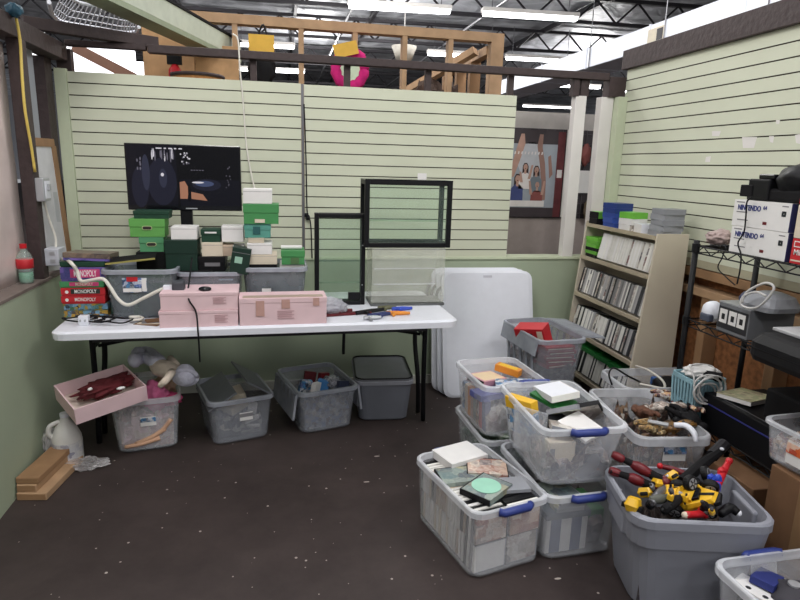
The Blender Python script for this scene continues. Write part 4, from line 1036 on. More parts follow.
for k in (1, 2):
    o = obj('white_scrap', blob(nb(), (0, 0, 0), (.026 - .007 * k, .010, .006), .4, 3, 3, k), white_card, smooth=True); o.location = at((84, 121, 90)[k], (393, 388, 389)[k], z=(.425, .44, .43)[k]); o.rotation_euler = (0, 0, .6 * k); tag(o, ['white lace scrap at the end of the maroon garment', 'small white bow on the maroon garment', 'white ribbon across the maroon garment'][k], 'scrap')
# plush doll
hd = V((-.455, 3.02, .435))
t = thing('plush_doll', 'lilac and cream plush doll lying face up over the doll bin', 'plush doll', (-.60, 3.10, .38))
p = t.location
bm = nb(); blob(bm, at(165, 369, z=.43) - p, (.10, .055, .045), .1, 2, 3, 1, Matrix.Rotation(R(-40), 4, 'Z')); obj('body', bm, cream_pl, t, smooth=True)
bm = nb(); blob(bm, at(185, 375, z=.43) - p, (.052, .052, .058), .05, 2, 3, 2); obj('head', bm, plush, t, smooth=True)
bm = nb(); q = at(185, 376, z=.43) - p
tube(bm, [q + V((.056 * math.cos(a / 8 * math.pi), .01 - .03 * math.sin(a / 8 * math.pi), -.01 + .05 * math.sin(a / 8 * math.pi))) for a in range(17)], .012, 8); obj('bonnet_brim', bm, plush, t, smooth=True)
for k, (a_, b2, c2) in enumerate((((158, 364), (145, 358), (135, 360)), ((160, 362), (148, 352), (138, 354)))):
    bm = nb(); tube(bm, [at(*a_, z=.45) - p, at(*b2, z=.46) - p, at(*c2, z=.46) - p], [.034, .03, .036], 10, 4)
    blob(bm, at(*c2, z=.465) - p, (.036, .036, .042), .05, 2, 2, k); obj('leg', bm, plush, t, smooth=True)
bm = nb(); tube(bm, [at(172, 372, z=.47) - p, at(166, 380, z=.47) - p, at(160, 386, z=.44) - p], [.020, .018, .014], 8, 4); obj('arm', bm, cream_pl, t, smooth=True)
bm = nb(); tube(bm, [at(176, 366, z=.44) - p, at(170, 358, z=.46) - p], [.024, .018], 8); obj('arm', bm, cream_pl, t, smooth=True)
# jug
t = thing('plastic_jug', 'white plastic gallon jug standing by the low green wall', 'jug', (-1.065, 3.03, 0), R(200))
obj('jug_body', lathe(nb(), [(.001, 0), (.062, 0), (.068, .01), (.068, .13), (.065, .145), (.045, .195), (.022, .225), (.020, .245), (.001, .245)], 22), mat('jug_white', (214, 212, 208), .45), t, smooth=True)
bm = nb(); tube(bm, [(.058, .0, .140), (.075, 0, .165), (.066, 0, .205), (.022, 0, .222)], [.012, .012, .012, .011], 8, 4); obj('grip', bm, mat('jug_white', (214, 212, 208)), t, smooth=True)
obj('cap', lathe(nb(), [(.001, .245), (.022, .243), (.022, .262), (.001, .262)], 14), white_pl, t)
bm = nb(); lathe(bm, [(.0685, .02), (.0695, .021), (.0695, .119), (.0685, .12)], 22); lb_ = obj('printed_label', bm, printed('jug_label', [(214, 212, 208), (190, 190, 196), (140, 140, 156)], 18), t)
# lumber offcuts by the wall
va = at(19, 500, z=0); vb = at(62, 452, z=0)
ang = math.atan2(vb.y - va.y, vb.x - va.x)
dl = [('flat pine board offcut on the floor by the low green wall', 0, .13, 0, .035, .36), ('rounded pine moulding lying on the flat offcut', .0, .085, .035, .07, .30), ('thicker pine board offcut on top of the pile by the green wall', -.004, .10, .07, .10, .34)]
for k, (lb2, y0, w, z0, z1, ln) in enumerate(dl):
    t = thing('board_offcut', lb2, 'board', (-1.175 + .004, 2.68 + .01 * k, 0), R(82))
    obj('board', bx(nb(), 0, ln, -w - y0, -y0, z0, z1), [lumber, lumber, lumber_d][k], t, .004)
    obj('end_grain', bx(nb(), -.001, .0, -w - y0 + .004, -y0 - .004, z0 + .004, z1 - .004), lumber_d, t)
bm = nb(); blob(bm, (-.985, 2.955, .02), (.11, .05, .022), .5, 3, 4, 2); o = obj('plastic_wrap', bm, film); tag(o, 'crumpled clear plastic wrap on the floor beside the white jug', 'plastic wrap')
bm = nb(); blob(bm, (-1.145, 3.04, .11), (.03, .05, .08), .5, 3, 3, 5); o = obj('plastic_wrap', bm, film); tag(o, 'crumpled clear plastic bag squeezed between jug and green wall', 'plastic wrap')

# ================================================================== ON THE TABLE
# board games
gx0, gx1, gy = -1.035, -.838, 3.06
lv = [('board_game', 'lowest board game box with green and brown print, on the table end', .735, .772, ink_board, None), ('board_game', 'dark printed board game box second from the table', .772, .806, printed('board_dark', [(30, 34, 40), (120, 160, 190), (40, 90, 50), (180, 150, 60)], 34), None),
      ('board_game', 'lower one of the two red property game boxes', .806, .845, red_m, 'MONOPOLY'), ('board_game', 'upper one of the two red property game boxes', .845, .885, red_m, 'MONOPOLY'),
      ('board_game', 'green board game box just above the red ones', .885, .917, mat('board_green_box', (70, 140, 90), .5), 'MONOPOLY'), ('board_game', 'violet board game box with pink lettering', .917, .985, ink_purple, 'MONOPOLY'),
      ('board_game', 'dark green board game box under the tilted brown one', .985, 1.012, green_d, None)]
for k, (nm, lb2, z0, z1, m_, tx) in enumerate(lv):
    o = (random.uniform(-.008, .008))
    t = thing(nm, lb2, 'board game', ((gx0 + gx1) / 2 + o, gy, z0), R(random.uniform(-2, 2)))
    w = (gx1 - gx0) / 2; h = z1 - z0
    obj('base', bx(nb(), -w + .003, w - .003, .003, .27, .0, h * .5), m_, t)
    obj('lid', bx(nb(), -w, w, 0, .273, h * .15, h - .0015), m_, t, .0015)
    if tx:
        bg = obj('title_panel', bx(nb(), -.055, .075, -.0008, 0, h * .25, h * .85), [red_m, red_m, red_m, mat('dark_title', (40, 50, 46)), hot_pink][min(k, 4) if k != 5 else 4], t)
        lettering(tx, h * .62, white_card if k != 4 else cream_card, t, (.01, -.0014, h * .53), FRONT, .0004, .70 if k != 5 else .42)
        if k in (2, 3):
            obj('badge', lathe(nb(), [(.001, 0), (.008, 0), (.008, .001), (.001, .001)], 10), white_card, t).matrix_local = Matrix.Translation((-.072, -.0005, h * .5)) @ Matrix.Rotation(R(90), 4, 'X')
t = thing('board_game', 'tilted brown board game box on top of the stack', 'board game', (-.915, 3.07, 1.014), (R(-5), R(3), R(4)))
obj('base', bx(nb(), -.10, .10, 0, .24, 0, .02), ink_purple, t); obj('lid', bx(nb(), -.102, .102, -.002, .242, .012, .036), printed('brown_lid', [(96, 82, 74), (130, 112, 96), (70, 60, 60)], 16), t, .0015)
# cables in front of the games
for k in range(3):
    bm = nb(); p0 = V((-.93 + .08 * k, 2.98, .742))
    tube(bm, [(.10 * math.cos(i * .8 + k) * (1 - .04 * i), .045 * math.sin(i * .8 + k) - .02 * k, .004 + .012 * abs(math.sin(i * 1.1 + k))) for i in range(12)], .0038, 6, 4)
    t = thing('loose_cable', ['thin black cable coiled before the game boxes', 'thin black cable lying by the white plug', 'thin black cable lying before the smoked tub'][k], 'cable', p0, group='black cables on the table end'); obj('cord', bm, black, t, smooth=True)
t = thing('wall_plug', 'small white wall plug lying before the game boxes', 'plug', (-.905, 2.93, TZ)); obj('block', bx(nb(), -.022, .022, -.018, .018, 0, .045), white_pl, t, .004); obj('prong', bx(nb(), -.012, -.008, -.03, -.018, .02, .03), silver, t); obj('prong', bx(nb(), .008, .012, -.03, -.018, .02, .03), silver, t)
t = thing('cable_bundle', 'white cable bundle lying before the smoked tub', 'cable', (-.68, 2.945, TZ)); bm = nb(); tube(bm, [(.03 * math.cos(i * 1.3), .018 * math.sin(i * 1.3), .008 + .003 * i) for i in range(10)], .006, 6, 4); obj('cord', bm, white_cord, t, smooth=True)
for k in range(4):
    o = obj('paper_sheet', bx(nb(), -.06, .06, -.035, .035, 0, .002), [cardboard, cream_card, ink_grey, cardboard][k]); o.location = (-.62 + .012 * k, 2.925 + .012 * k, TZ + .0005 + .0025 * k); o.rotation_euler = (0, 0, R(14 * k - 20)); tag(o, ['brown paper slip at the bottom of the pile beside the pink cartons', 'cream paper slip in the pile beside the pink cartons', 'grey paper slip in the pile beside the pink cartons', 'top brown paper slip beside the pink cartons'][k], 'paper')
# tubs
T1 = storage_bin('storage_tub', 'smoked tub of green boxes behind the white cable', -.672, 3.155, 0, .335, .30, .245, TZ, bin_smoke, bin_rim_g, tap=.84)
st = obj('sticker', bx(nb(), -.075, .035, -.1475, -.1465, .135, .205), ink_blue, T1); obj('print', bx(nb(), -.055, -.005, -.1485, -.1475, .188, .21), red_m, st); obj('print', bx(nb(), .012, .033, -.1485, -.1475, .14, .20), white_card, st); obj('print', bx(nb(), -.073, .01, -.1482, -.1475, .137, .155), white_card, st)
T2 = storage_bin('storage_tub', 'clear tub of dark console boxes in the middle of the table', -.357, 3.21, 0, .315, .30, .222, TZ, bin_grey, bin_rim_g, tap=.86)
T3 = storage_bin('storage_tub', 'smoked tub holding the tower of white and green boxes', -.035, 3.21, 0, .322, .30, .243, TZ, bin_smoke, bin_rim_g, tap=.86)
for b in ((-.065, -.02, .10, .135), (-.06, -.005, .055, .09), (.04, .10, .075, .095), (.04, .10, .04, .06)):
    obj('sticker', bx(nb(), b[0], b[1], -.1465, -.1445, b[2], b[3]), white_card if b[0] < 0 else cream_card, T3)


def shoe_box(px0, py0, px1, py1, Y, dep, m, label, z0=None, badge=None, rot=0, lid=True, name='console_box', cat='box', tilt=0., h=None):
    """lidded card box whose front face spans the measured edges at depth Y"""
    a_ = at(px0, (py0 + py1) / 2, y=Y); b2 = at(px1, (py0 + py1) / 2, y=Y); t_ = at((px0 + px1) / 2, py0, y=Y); u = at((px0 + px1) / 2, py1, y=Y)
    w = (b2.x - a_.x) / 2; h = h or (t_.z - u.z)
    if z0 is None: z0 = u.z
    t = thing(name, label, cat, ((a_.x + b2.x) / 2, Y, z0), (0, R(tilt), R(rot)))
    if lid:
        obj('base', bx(nb(), -w + .003, w - .003, .003, dep - .003, 0, h * .7), m, t)
        obj('lid', bx(nb(), -w, w, 0, dep, h * .55, h - .001), m, t, .002)
    else:
        obj('carton', bx(nb(), -w, w, 0, dep, 0, h - .001), m, t, .002)
        obj('flap_seam', bx(nb(), -w * .98, w * .98, -.0006, .0, h * .80, h * .82), ink_grey, t)
    if badge == 'oval':
        bm = nb(); loft(bm, [[V((p.x, -.0012, p.y + h * .5)) for p in rrect(.048, .020, .0099, 0)], [V((p.x, -.0002, p.y + h * .5)) for p in rrect(.048, .020, .0099, 0)]]); g = obj('badge', bm, mat('cream_ring', (190, 200, 150)), t)
        bm = nb(); loft(bm, [[V((p.x, -.002, p.y + h * .5)) for p in rrect(.042, .015, .0074, 0)], [V((p.x, -.0012, p.y + h * .5)) for p in rrect(.042, .015, .0074, 0)]]); obj('emblem', bm, mat('dark_emblem', (50, 44, 40)), g)
    elif badge:
        bx0, bx1, bz0, bz1, mm = badge
        obj('sticker', bx(nb(), -w + 2 * w * bx0, -w + 2 * w * bx1, -.0012, 0, h * bz0, h * bz1), mm, t)
    return t, z0 + h


# boxes in and over the first tub
zt = TZ + .018
t, z1 = shoe_box(131, 259, 170, 300, 3.04, .13, mat('leaf_green_card', (104, 160, 92), .5), 'green box standing inside the smoked tub', z0=zt, badge=(.25, .85, .78, .90, white_card))
filler, zf = shoe_box(108, 262, 131, 300, 3.06, .2, green_d, 'dark box standing beside the green box inside the smoked tub', z0=zt)
bk, zb = shoe_box(136, 254, 198, 262, 3.18, .12, black_mt, 'dark long box bridging the smoked tub under the green boxes', z0=zt, h=.305 - .018 + .0)
t, z2 = shoe_box(139, 238, 164, 253, 3.19, .11, green_m, 'mid green box with dark oval badge under the bright green one', z0=zb, badge='oval')
t, z3 = shoe_box(129, 220, 165, 238, 3.185, .12, green_b, 'bright green box with dark oval badge below the TV', z0=z2, badge='oval')
shoe_box(133, 212, 169, 220, 3.20, .11, green_d, 'thin dark green box lid right under the TV', z0=z3)
t = thing('tub_cover', 'black lid with yellow edge lying tilted over the smoked tub', 'lid', at(131, 262, y=3.06), (R(8), R(-6), R(4))); obj('panel', bx(nb(), -.115, .11, 0, .10, 0, .006), black_mt, t); obj('edge', bx(nb(), -.115, .11, -.003, 0, 0, .008), mat('yellow_edge', (170, 160, 90)), t)
t, z4_ = shoe_box(163, 260, 196, 300, 3.10, .15, black, 'black box standing under the large dark green box', z0=zt)
t, z5 = shoe_box(164, 226, 197, 257, 3.11, .14, green_x, 'large plain dark green box beside the bright green one', z0=z4_)
shoe_box(170, 213, 196, 226, 3.13, .11, white_card, 'white rounded box on the large dark green box', z0=z5, lid=False)
# second tub
t, q1 = shoe_box(180, 274, 212, 300, 3.10, .15, cream_card, 'beige box showing through the clear middle tub', z0=zt, lid=False)
t, q2 = shoe_box(214, 262, 238, 300, 3.09, .15, green_x, 'dark green box at the corner of the clear middle tub', z0=zt, badge=(.2, .8, .80, .84, teal_pl))
shoe_box(178, 259, 212, 273, 3.09, .15, black_mt, 'black console box on the beige box in the middle tub', z0=q1)
t, q3 = shoe_box(197, 241, 225, 257, 3.13, .14, black, 'black box with faint grey printing in the middle pile', z0=q2, badge=(.25, .8, .35, .6, ink_grey), h=.075)
t, q4 = shoe_box(201, 227, 222, 241, 3.14, .12, cream_card, 'small cream box on the black printed box', z0=q3, lid=False)
shoe_box(222, 230, 232, 241, 3.15, .12, mat('beige_card', (190, 170, 150)), 'narrow beige box beside the small cream box', z0=q3, lid=False)
shoe_box(200, 213, 220, 226, 3.16, .1, green_d, 'dark green box with white strip under the TV corner', z0=q4, badge=(.2, .8, .68, .8, white_card))
shoe_box(221, 213, 243, 229, 3.17, .1, white_card, 'plain white box between the dark green box and the tower', z0=q4, lid=False)
shoe_box(228, 236, 247, 262, 3.06, .09, green_x, 'dark green box with pale sticker leaning on the tower', z0=q2 - .0, badge=(.2, .6, .4, .65, mat('pale_sticker', (150, 190, 170))), tilt=10, lid=False)
shoe_box(231, 231, 244, 237, 3.18, .10, white_card, 'white box peeping out behind the leaning dark green box', z0=q3 + .02, lid=False)
# tower in the third tub
t, r1 = shoe_box(248, 266, 277, 300, 3.10, .16, black_mt, 'black box at the foot of the tower in the smoked tub', z0=zt, h=.235)
t, r2 = shoe_box(247, 255, 277, 265, 3.10, .15, cream_card, 'cream box lying under the white one in the tower', z0=r1, lid=False)
t, r3 = shoe_box(247, 243, 272, 254, 3.10, .15, white_card, 'white box lying on the cream one in the tower', z0=r2, lid=False)
t, r4 = shoe_box(248, 238, 264, 243, 3.12, .13, mat('beige_card2', (196, 184, 164)), 'small beige box in the middle of the tower', z0=r3, lid=False)
t, r5 = shoe_box(244, 223, 271, 237, 3.13, .12, teal_m, 'teal box with dark square print in the tower', z0=r4, badge=(.33, .6, .25, .8, mat('teal_dark', (40, 90, 90))))
t, r6 = shoe_box(243, 204, 279, 224, 3.12, .14, green_k, 'large grass green box with small label in the tower', z0=r5, badge=(.32, .6, .06, .24, cream_card))
shoe_box(243, 190, 272, 205, 3.13, .12, white_card, 'white box on the very top of the tower', z0=r6, lid=False)
t, s1 = shoe_box(280, 266, 304, 300, 3.10, .15, mat('white_inner', (200, 200, 196)), 'pale box at the corner of the smoked tower tub', z0=zt, h=.235)
t, s2 = shoe_box(281, 252, 305, 266, 3.09, .15, green_k, 'green box with grey sticker standing in the tower tub corner', z0=s1, badge=(.4, .75, .05, .5, mat('olive_print', (80, 110, 70))))
o = obj('paper_roll', tube(nb(), [at(281, 249, y=3.14), at(302, 249, y=3.14)], .010, 10), white_card); o.location.z += s2 - at(290, 249, y=3.14).z + .011; tag(o, 'white paper roll lying on the green corner box', 'paper roll')

# pink cartons
def pink_box(x0, x1, y, z0, h, dep, label, prints):
    t = thing('pink_carton', label, 'carton', ((x0 + x1) / 2, y, z0), R(1.8))
    w = (x1 - x0) / 2
    obj('carton', bx(nb(), -w, w, 0, dep, 0, h - .001), pink_card, t, .002)
    obj('lid_lip', bx(nb(), -w - .002, w + .002, -.002, dep + .002, h * .82, h), pink_card, t, .0015)
    for (a_, b2, c, d_) in prints:
        bm = nb()
        nl = 5
        for q in range(nl): bx(bm, a_, b2 - .012 * (q % 2), -.0028, -.0022, c + (d_ - c) * q / nl, c + (d_ - c) * (q + .5) / nl)
        obj('stamp', bm, mat('faded_stamp', (196, 160, 164)), t)
    return t
pink_box(-.558, -.207, 2.845, TZ, .078, .20, 'lower one of the two stacked pink cartons', [(.07, .13, .02, .06)])
pink_box(-.55, -.205, 2.850, TZ + .079, .084, .20, 'upper one of the two stacked pink cartons', [(.06, .12, .03, .065)])
t = pink_box(-.199, .212, 2.852, TZ, .132, .15, 'long pink carton with torn tape on top, alone before the tower tub', [(-.03, .05, .03, .075)])
for k, (x0, x1, z0, z1) in enumerate(((-.13, -.09, .045, .12), (-.01, .03, .08, .125), (.14, .17, .09, .13))): obj('torn_tape', bx(nb(), x0, x1, -.0035, -.0025, z0, z1), mat('torn_tape', (190, 150, 140), .7), t)
bm = nb(); bx(bm, -.19, .19, .01, .06, .132, .134); obj('torn_tape', bm, mat('clear_tape', (176, 156, 140), .4), t)
o = obj('phone_cable', tube(nb(), [at(192, 258, y=3.06), at(190, 275, y=2.99), at(188, 290, y=2.95), at(189, 300, y=2.84), at(196, 312, y=2.838), at(198, 331, y=2.80), at(199, 345, y=2.795), at(200, 362, y=2.80)], .004, 6, 5), black, smooth=True); tag(o, 'black cable hanging over the front of the stacked pink cartons', 'cable')
o = obj('black_mouse', blob(nb(), at(205, 289, y=2.90), (.03, .025, .012), .05, 2, 3, 1), black_gl, smooth=True); o.location.z += .0; tag(o, 'small black gadget lying on the upper pink carton', 'gadget')
# TV
t = thing('television', 'flat black TV showing a dark picture behind the console boxes', 'TV', (-.5, 3.42, TZ))
tz0, tz1 = .497, .84
obj('bezel', bx(nb(), -.29, .292, -.01, .03, tz0, tz1), black_gl, t, .004)
sc = obj('screen', bx(nb(), -.281, .283, -.012, -.010, tz0 + .025, tz1 - .008), emit('screen_dark', (14, 14, 24), .7), t)
def pic(pts, m_, nm='picture', e=.0125):
    bm = nb(); loft(bm, [[V((-.281 + .564 * u, -e, tz0 + .025 + .31 * v)) for u, v in pts], [V((-.281 + .564 * u, -.0118, tz0 + .025 + .31 * v)) for u, v in pts]]); return obj(nm, bm, m_, sc)
def ell(cu, cv, ru, rv, n=18): return [(cu + ru * math.cos(2 * math.pi * i / n), cv + rv * math.sin(2 * math.pi * i / n)) for i in range(n)]
s_w = emit('screen_white', (226, 222, 230), .8); s_g = emit('screen_grey', (120, 116, 130), .7); s_n = emit('screen_navy', (30, 31, 46), .8); s_m = emit('screen_slate', (50, 52, 70), .8); s_o = emit('screen_orange', (178, 126, 100), .75); s_k = emit('screen_black', (6, 6, 10), .5); s_b = emit('screen_blue', (70, 80, 112), .8)
pic(ell(.30, .40, .13, .40), s_n); pic(ell(.105, .30, .075, .34), s_n); pic(ell(.16, .55, .035, .30), s_m, e=.0126)
pic(ell(.31, .46, .035, .16), s_m, e=.0127); pic(ell(.305, .52, .014, .03), s_w, e=.013)
pic([(.435, .0), (.455, .0), (.455, 1), (.435, 1)], s_k, e=.0131); pic([(.455, .45), (1, .45), (1, 1), (.455, 1)], s_k, e=.0123)
pic([(.455, .12), (.52, .12), (.535, .30), (.50, .42), (.455, .40)], s_o, e=.0131); pic([(.555, .12), (.70, .09), (.66, .20), (.555, .24)], s_o, e=.0131); pic([(.527, .08), (.55, .08), (.55, .36), (.527, .36)], s_k, e=.0133)
pic(ell(.70, .36, .13, .10), s_n, e=.0131); pic(ell(.68, .38, .085, .05), s_b, e=.0132); pic(ell(.62, .40, .055, .016), s_w, e=.0134)
random.seed(3)
for k in range(20): pic(ell(.475 + random.random() * .08, .70 + random.random() * .20, .007, .014, 6), s_w if k % 2 else s_g, e=.0132)
for k in range(14): pic(ell(.86 + random.random() * .06, .30 + random.random() * .38, .004, .010, 6), s_g, e=.0132)
for k in range(16): u_ = .22 + random.random() * .19; pic(ell(u_, .80 + random.random() * .10, .006, .06 + .04 * random.random(), 8), s_g if k % 3 else s_w, e=.0132)
for k in range(6): pic(ell(.09 + random.random() * .04, .60 + random.random() * .24, .007, .03, 6), s_g, e=.0132)
for k, (u, w_) in enumerate(((.26, .05), (.33, .02), (.37, .03), (.42, .02), (.46, .03))): pic([(u, .945), (u + w_, .945), (u + w_, .965), (u, .965)], s_w, 'caption', .0135)
for k in range(5): pic([(.56 + .025 * k, .60), (.576 + .025 * k, .60), (.576 + .025 * k, .612), (.56 + .025 * k, .612)], s_g, 'caption', .0135)
obj('maker_mark', bx(nb(), .0, .06, -.0115, -.0100, tz0 + .008, tz0 + .014), silver, t)
obj('back_shell', bx(nb(), -.2, .2, .03, .06, tz0 + .04, tz1 - .06), black, t, .01)
obj('neck', bx(nb(), -.03, .03, .0, .03, .012, tz0), black, t); obj('stand', bx(nb(), -.14, .14, -.06, .09, 0, .012), black_gl, t, .004)

# glass display frames leaning by the wall, all on the table
def glass_frame(name, label, x0, x1, y, z0, z1, dep, bar, parts_gl=True, m_=black):
    t = thing(name, label, 'display case', ((x0 + x1) / 2, y, z0), 0)
    w = (x1 - x0) / 2; h = z1 - z0
    for yy in (0, dep):
        for s in (-1, 1):
            obj('upright', bx(nb(), s * w - (bar if s > 0 else 0), s * w + (0 if s > 0 else bar), yy, yy + bar, 0, h), m_, t, .003)
        obj('rail', bx(nb(), -w + bar, w - bar, yy, yy + bar, h - bar, h), m_, t, .003)
        obj('rail', bx(nb(), -w + bar, w - bar, yy, yy + bar, 0, bar), m_, t, .003)
    for s in (-1, 1):
        for zz in (0, h - bar):
            obj('side_rail', bx(nb(), s * w - (bar * .8 if s > 0 else 0), s * w + (0 if s > 0 else bar * .8), bar, dep, zz, zz + bar * .8), m_, t)
    obj('glass_pane', bx(nb(), -w + bar, w - bar, bar * .4, bar * .4 + .003, bar, h - bar), glass, t)
    return t
t = glass_frame('display_case', 'tall narrow black-framed glass case standing on the table', .178, .452, 3.24, TZ, 1.238, .05, .022)
for z in (.11, .33): obj('shelf_clip', bx(nb(), .118, .124, -.002, 0, z, z + .006), silver, t); 
for z in (.12, .24): obj('glass_shelf', bx(nb(), -.115, .115, .022, .05, z, z + .004), glass, t)
obj('base_clip', bx(nb(), .045, .11, -.003, .02, .03, .07), black, t)
t = thing('acrylic_case', 'clear acrylic box under the black-framed glass case', 'display case', (.69, 3.20, TZ))
for nm, b in (('front_pane', (-.205, .205, 0, .004, .02, .32)), ('back_pane', (-.205, .205, .2, .204, .02, .32)), ('side_pane', (-.205, -.201, 0, .2, .02, .32)), ('side_pane', (.201, .205, 0, .2, .02, .32)), ('top_pane', (-.205, .205, 0, .204, .32, .325))): obj(nm, bx(nb(), *b), acrylic, t)
obj('base', bx(nb(), -.21, .21, -.003, .207, 0, .012), mat('grey_base', (90, 92, 92), .5), t)
for z in (.10, .19): obj('shelf_strip', bx(nb(), -.18, .18, .1, .105, z, z + .006), white_pl, t)
t = glass_frame('display_case', 'wide black-framed glass case stacked on the clear acrylic box', .440, .921, 3.20, TZ + .326, 1.423, .17, .026)
obj('top_panel', bx(nb(), -.2405, .2405, .0, .196, .359, .365), black_gl, t); obj('bottom_panel', bx(nb(), -.23, .23, .026, .17, .0, .008), black, t)
obj('glass_shelf', bx(nb(), -.215, .215, .03, .165, .14, .144), glass, t)
obj('price_sticker', bx(nb(), .06, .11, .08, .083, .366, .40), white_card, t)
# small things on the table end
o = obj('clear_bag', blob(nb(), (.245, 3.05, .775), (.085, .06, .045), .3, 3, 4, 6), clear('bag_film', (206, 206, 214), .55, .15), smooth=True); tag(o, 'crumpled clear bag of grey pieces beside the long pink carton', 'bag')
o = obj('bagged_pieces', blob(nb(), (.25, 3.05, .762), (.06, .04, .022), .5, 4, 3, 2), printed('bag_pieces', [(60, 64, 84), (150, 150, 160), (90, 92, 104)], 40)); tag(o, 'grey pieces inside the crumpled clear bag', 'pieces', kind='stuff')
o = obj('maroon_folder', bx(nb(), -.13, .13, -.02, .02, 0, .012), maroon, None, .004); o.location = (.33, 3.02, TZ); o.rotation_euler = (0, 0, R(12)); tag(o, 'flat maroon stick-like case lying before the tall glass case', 'case')
pc = [((356, 313), (384, 309), black, 'long black toy gun lying on the table before the acrylic box'), ((368, 316), (398, 312), mat('navy_toy', (46, 56, 104), .4), 'navy toy gun lying across the others on the table'), ((386, 313), (410, 313), orange_m, 'toy gun with an orange tip at the table end'), ((378, 308), (396, 307), mat('olive_toy', (96, 96, 70), .5), 'olive toy piece behind the toy guns'), ((364, 318), (381, 317), silver, 'silver toy cuff at the table front edge'), ((330, 312), (352, 310), maroon, 'maroon toy wand lying before the clear bag'), ((392, 309), (412, 308), blue_pl, 'blue toy gun at the far side of the pile')]
for k, (a_, b2, m_, lb2) in enumerate(pc):
    A_, B_ = at(*a_, z=TZ + .012), at(*b2, z=TZ + .012)
    t = thing('toy_gun', lb2, 'toy', A_); d_ = B_ - A_
    bm = nb(); tube(bm, [V((0, 0, 0)), d_ * .5, d_], [.011, .012, .008], 8); obj('barrel', bm, m_, t)
    bm = nb(); s = d_.normalized().cross(V((0, 0, 1))); tube(bm, [d_ * .3, d_ * .3 + s * .04], [.010, .009], 8); obj('grip', bm, m_, t)

# ================================================================== POSTER AND PAPERS BEYOND THE OPENING
t = thing('poster', 'big poster of cheering people behind the opening in the wall', 'poster', (1.895, 4.392, 1.14))
pw, ph = .36, .65
obj('sheet', bx(nb(), -pw / 2, pw / 2, 0, .004, 0, ph), mat('poster_sky', (146, 152, 160), .5, var=.1, scale=5), t)
psk = mat('poster_skin', (176, 140, 126), .5, var=.1); psk2 = mat('poster_skin_dark', (140, 108, 98), .5); pdk = mat('poster_dark', (58, 50, 54), .5); phr = mat('poster_hair', (52, 34, 32), .6); psh = mat('poster_shirt', (60, 70, 120), .6); prd = mat('poster_red', (130, 72, 68), .6); pwh = mat('poster_white', (214, 208, 206), .6)
def flat(nm, pts, m_, e):
    bm = nb(); loft(bm, [[V((u * pw - pw / 2, -e, v * ph)) for u, v in pts], [V((u * pw - pw / 2, 0, v * ph)) for u, v in pts]]); return obj(nm, bm, m_, t)
flat('top_band', [(0, .84), (1, .84), (1, 1), (0, 1)], pdk, .0004)
flat('bright_sky', ell(.42, .66, .30, .20), mat('poster_cloud', (178, 180, 186), .5), .0004)
flat('raised_arm', [(.00, .46), (.06, .46), (.20, .70), (.27, .84), (.24, .95), (.17, .95), (.10, .82), (.0, .60)], psk, .001)
flat('raised_arm', [(.70, .20), (.80, .20), (.79, .42), (.74, .62), (.66, .80), (.66, .95), (.58, .95), (.54, .82), (.62, .62), (.68, .42)], psk2, .001)
flat('raised_arm', [(.86, .45), (.93, .5), (.86, .72), (.80, .70)], psk2, .001)
for (u, v, r_, bd) in ((.31, .575, .050, pwh), (.56, .545, .052, mat('poster_teal', (110, 120, 128), .6)), (.15, .44, .058, psh), (.60, .375, .048, prd)):
    flat('hair', [(u - r_ * 1.3, v - r_ * 1.7), (u - r_ * 1.25, v + r_ * .3), (u - r_ * .6, v + r_ * .95), (u + r_ * .6, v + r_ * .95), (u + r_ * 1.3, v + r_ * .2), (u + r_ * 1.5, v - r_ * 1.9)], phr, .0012)
    flat('garment', [(u - .14, v - .25), (u + .14, v - .25), (u + .13, v - .11), (u + .05, v - .065), (u - .05, v - .065), (u - .13, v - .11)], bd, .0016)
    flat('neck', [(u - r_ * .5, v - r_ * 1.5), (u + r_ * .5, v - r_ * 1.5), (u + r_ * .4, v), (u - r_ * .4, v)], psk, .0018)
    flat('face', ell(u, v, r_ * .95, r_ * .72), psk, .0020); flat('mouth', ell(u, v - r_ * .32, r_ * .3, r_ * .12, 8), mat('poster_lip', (120, 70, 66), .6), .0024)
for (a0, b0, a1, b1) in ((.40, .44, .46, .60), (.24, .40, .20, .52), (.72, .26, .76, .42), (.47, .26, .42, .42)):
    flat('arm', [(a0 - .03, b0), (a0 + .03, b0), (a1 + .02, b1), (a1 - .02, b1)], psk, .0026)
flat('caption_strip', [(.0, .12), (.78, .12), (.78, .19), (.0, .19)], pwh, .003); flat('bottom_band', [(0, 0), (1, 0), (1, .11), (0, .11)], pdk, .001)
for k in range(9): flat('illegible_letter', [(.04 + .075 * k, .72), (.065 + .075 * k, .72), (.075 + .075 * k, .75), (.05 + .075 * k, .752)], pwh, .0028)
t = thing('poster', 'narrow red-edged poster beside the one of cheering people', 'poster', (2.105, 4.392, 1.14)); obj('sheet', bx(nb(), -.03, .03, 0, .004, 0, .64), mat('poster_maroon', (96, 44, 48), .5, var=.3, scale=12), t); obj('title', bx(nb(), -.02, .02, -.001, 0, .30, .36), pwh, t)
o = obj('white_strip', bx(nb(), 2.145, 2.165, 4.38, 4.396, 1.14, 1.80), white_p); tag(o, 'thin white batten beside the narrow red poster', 'batten')
o = obj('white_strip', bx(nb(), 2.565, 2.585, 4.38, 4.396, 1.14, 1.80), white_p); tag(o, 'thin white batten between the two white posts', 'batten')
o = obj('paper_notice', bx(nb(), 2.22, 2.44, 4.375, 4.378, 1.33, 1.50), white_card); tag(o, 'blank white paper notice behind the white post', 'paper')
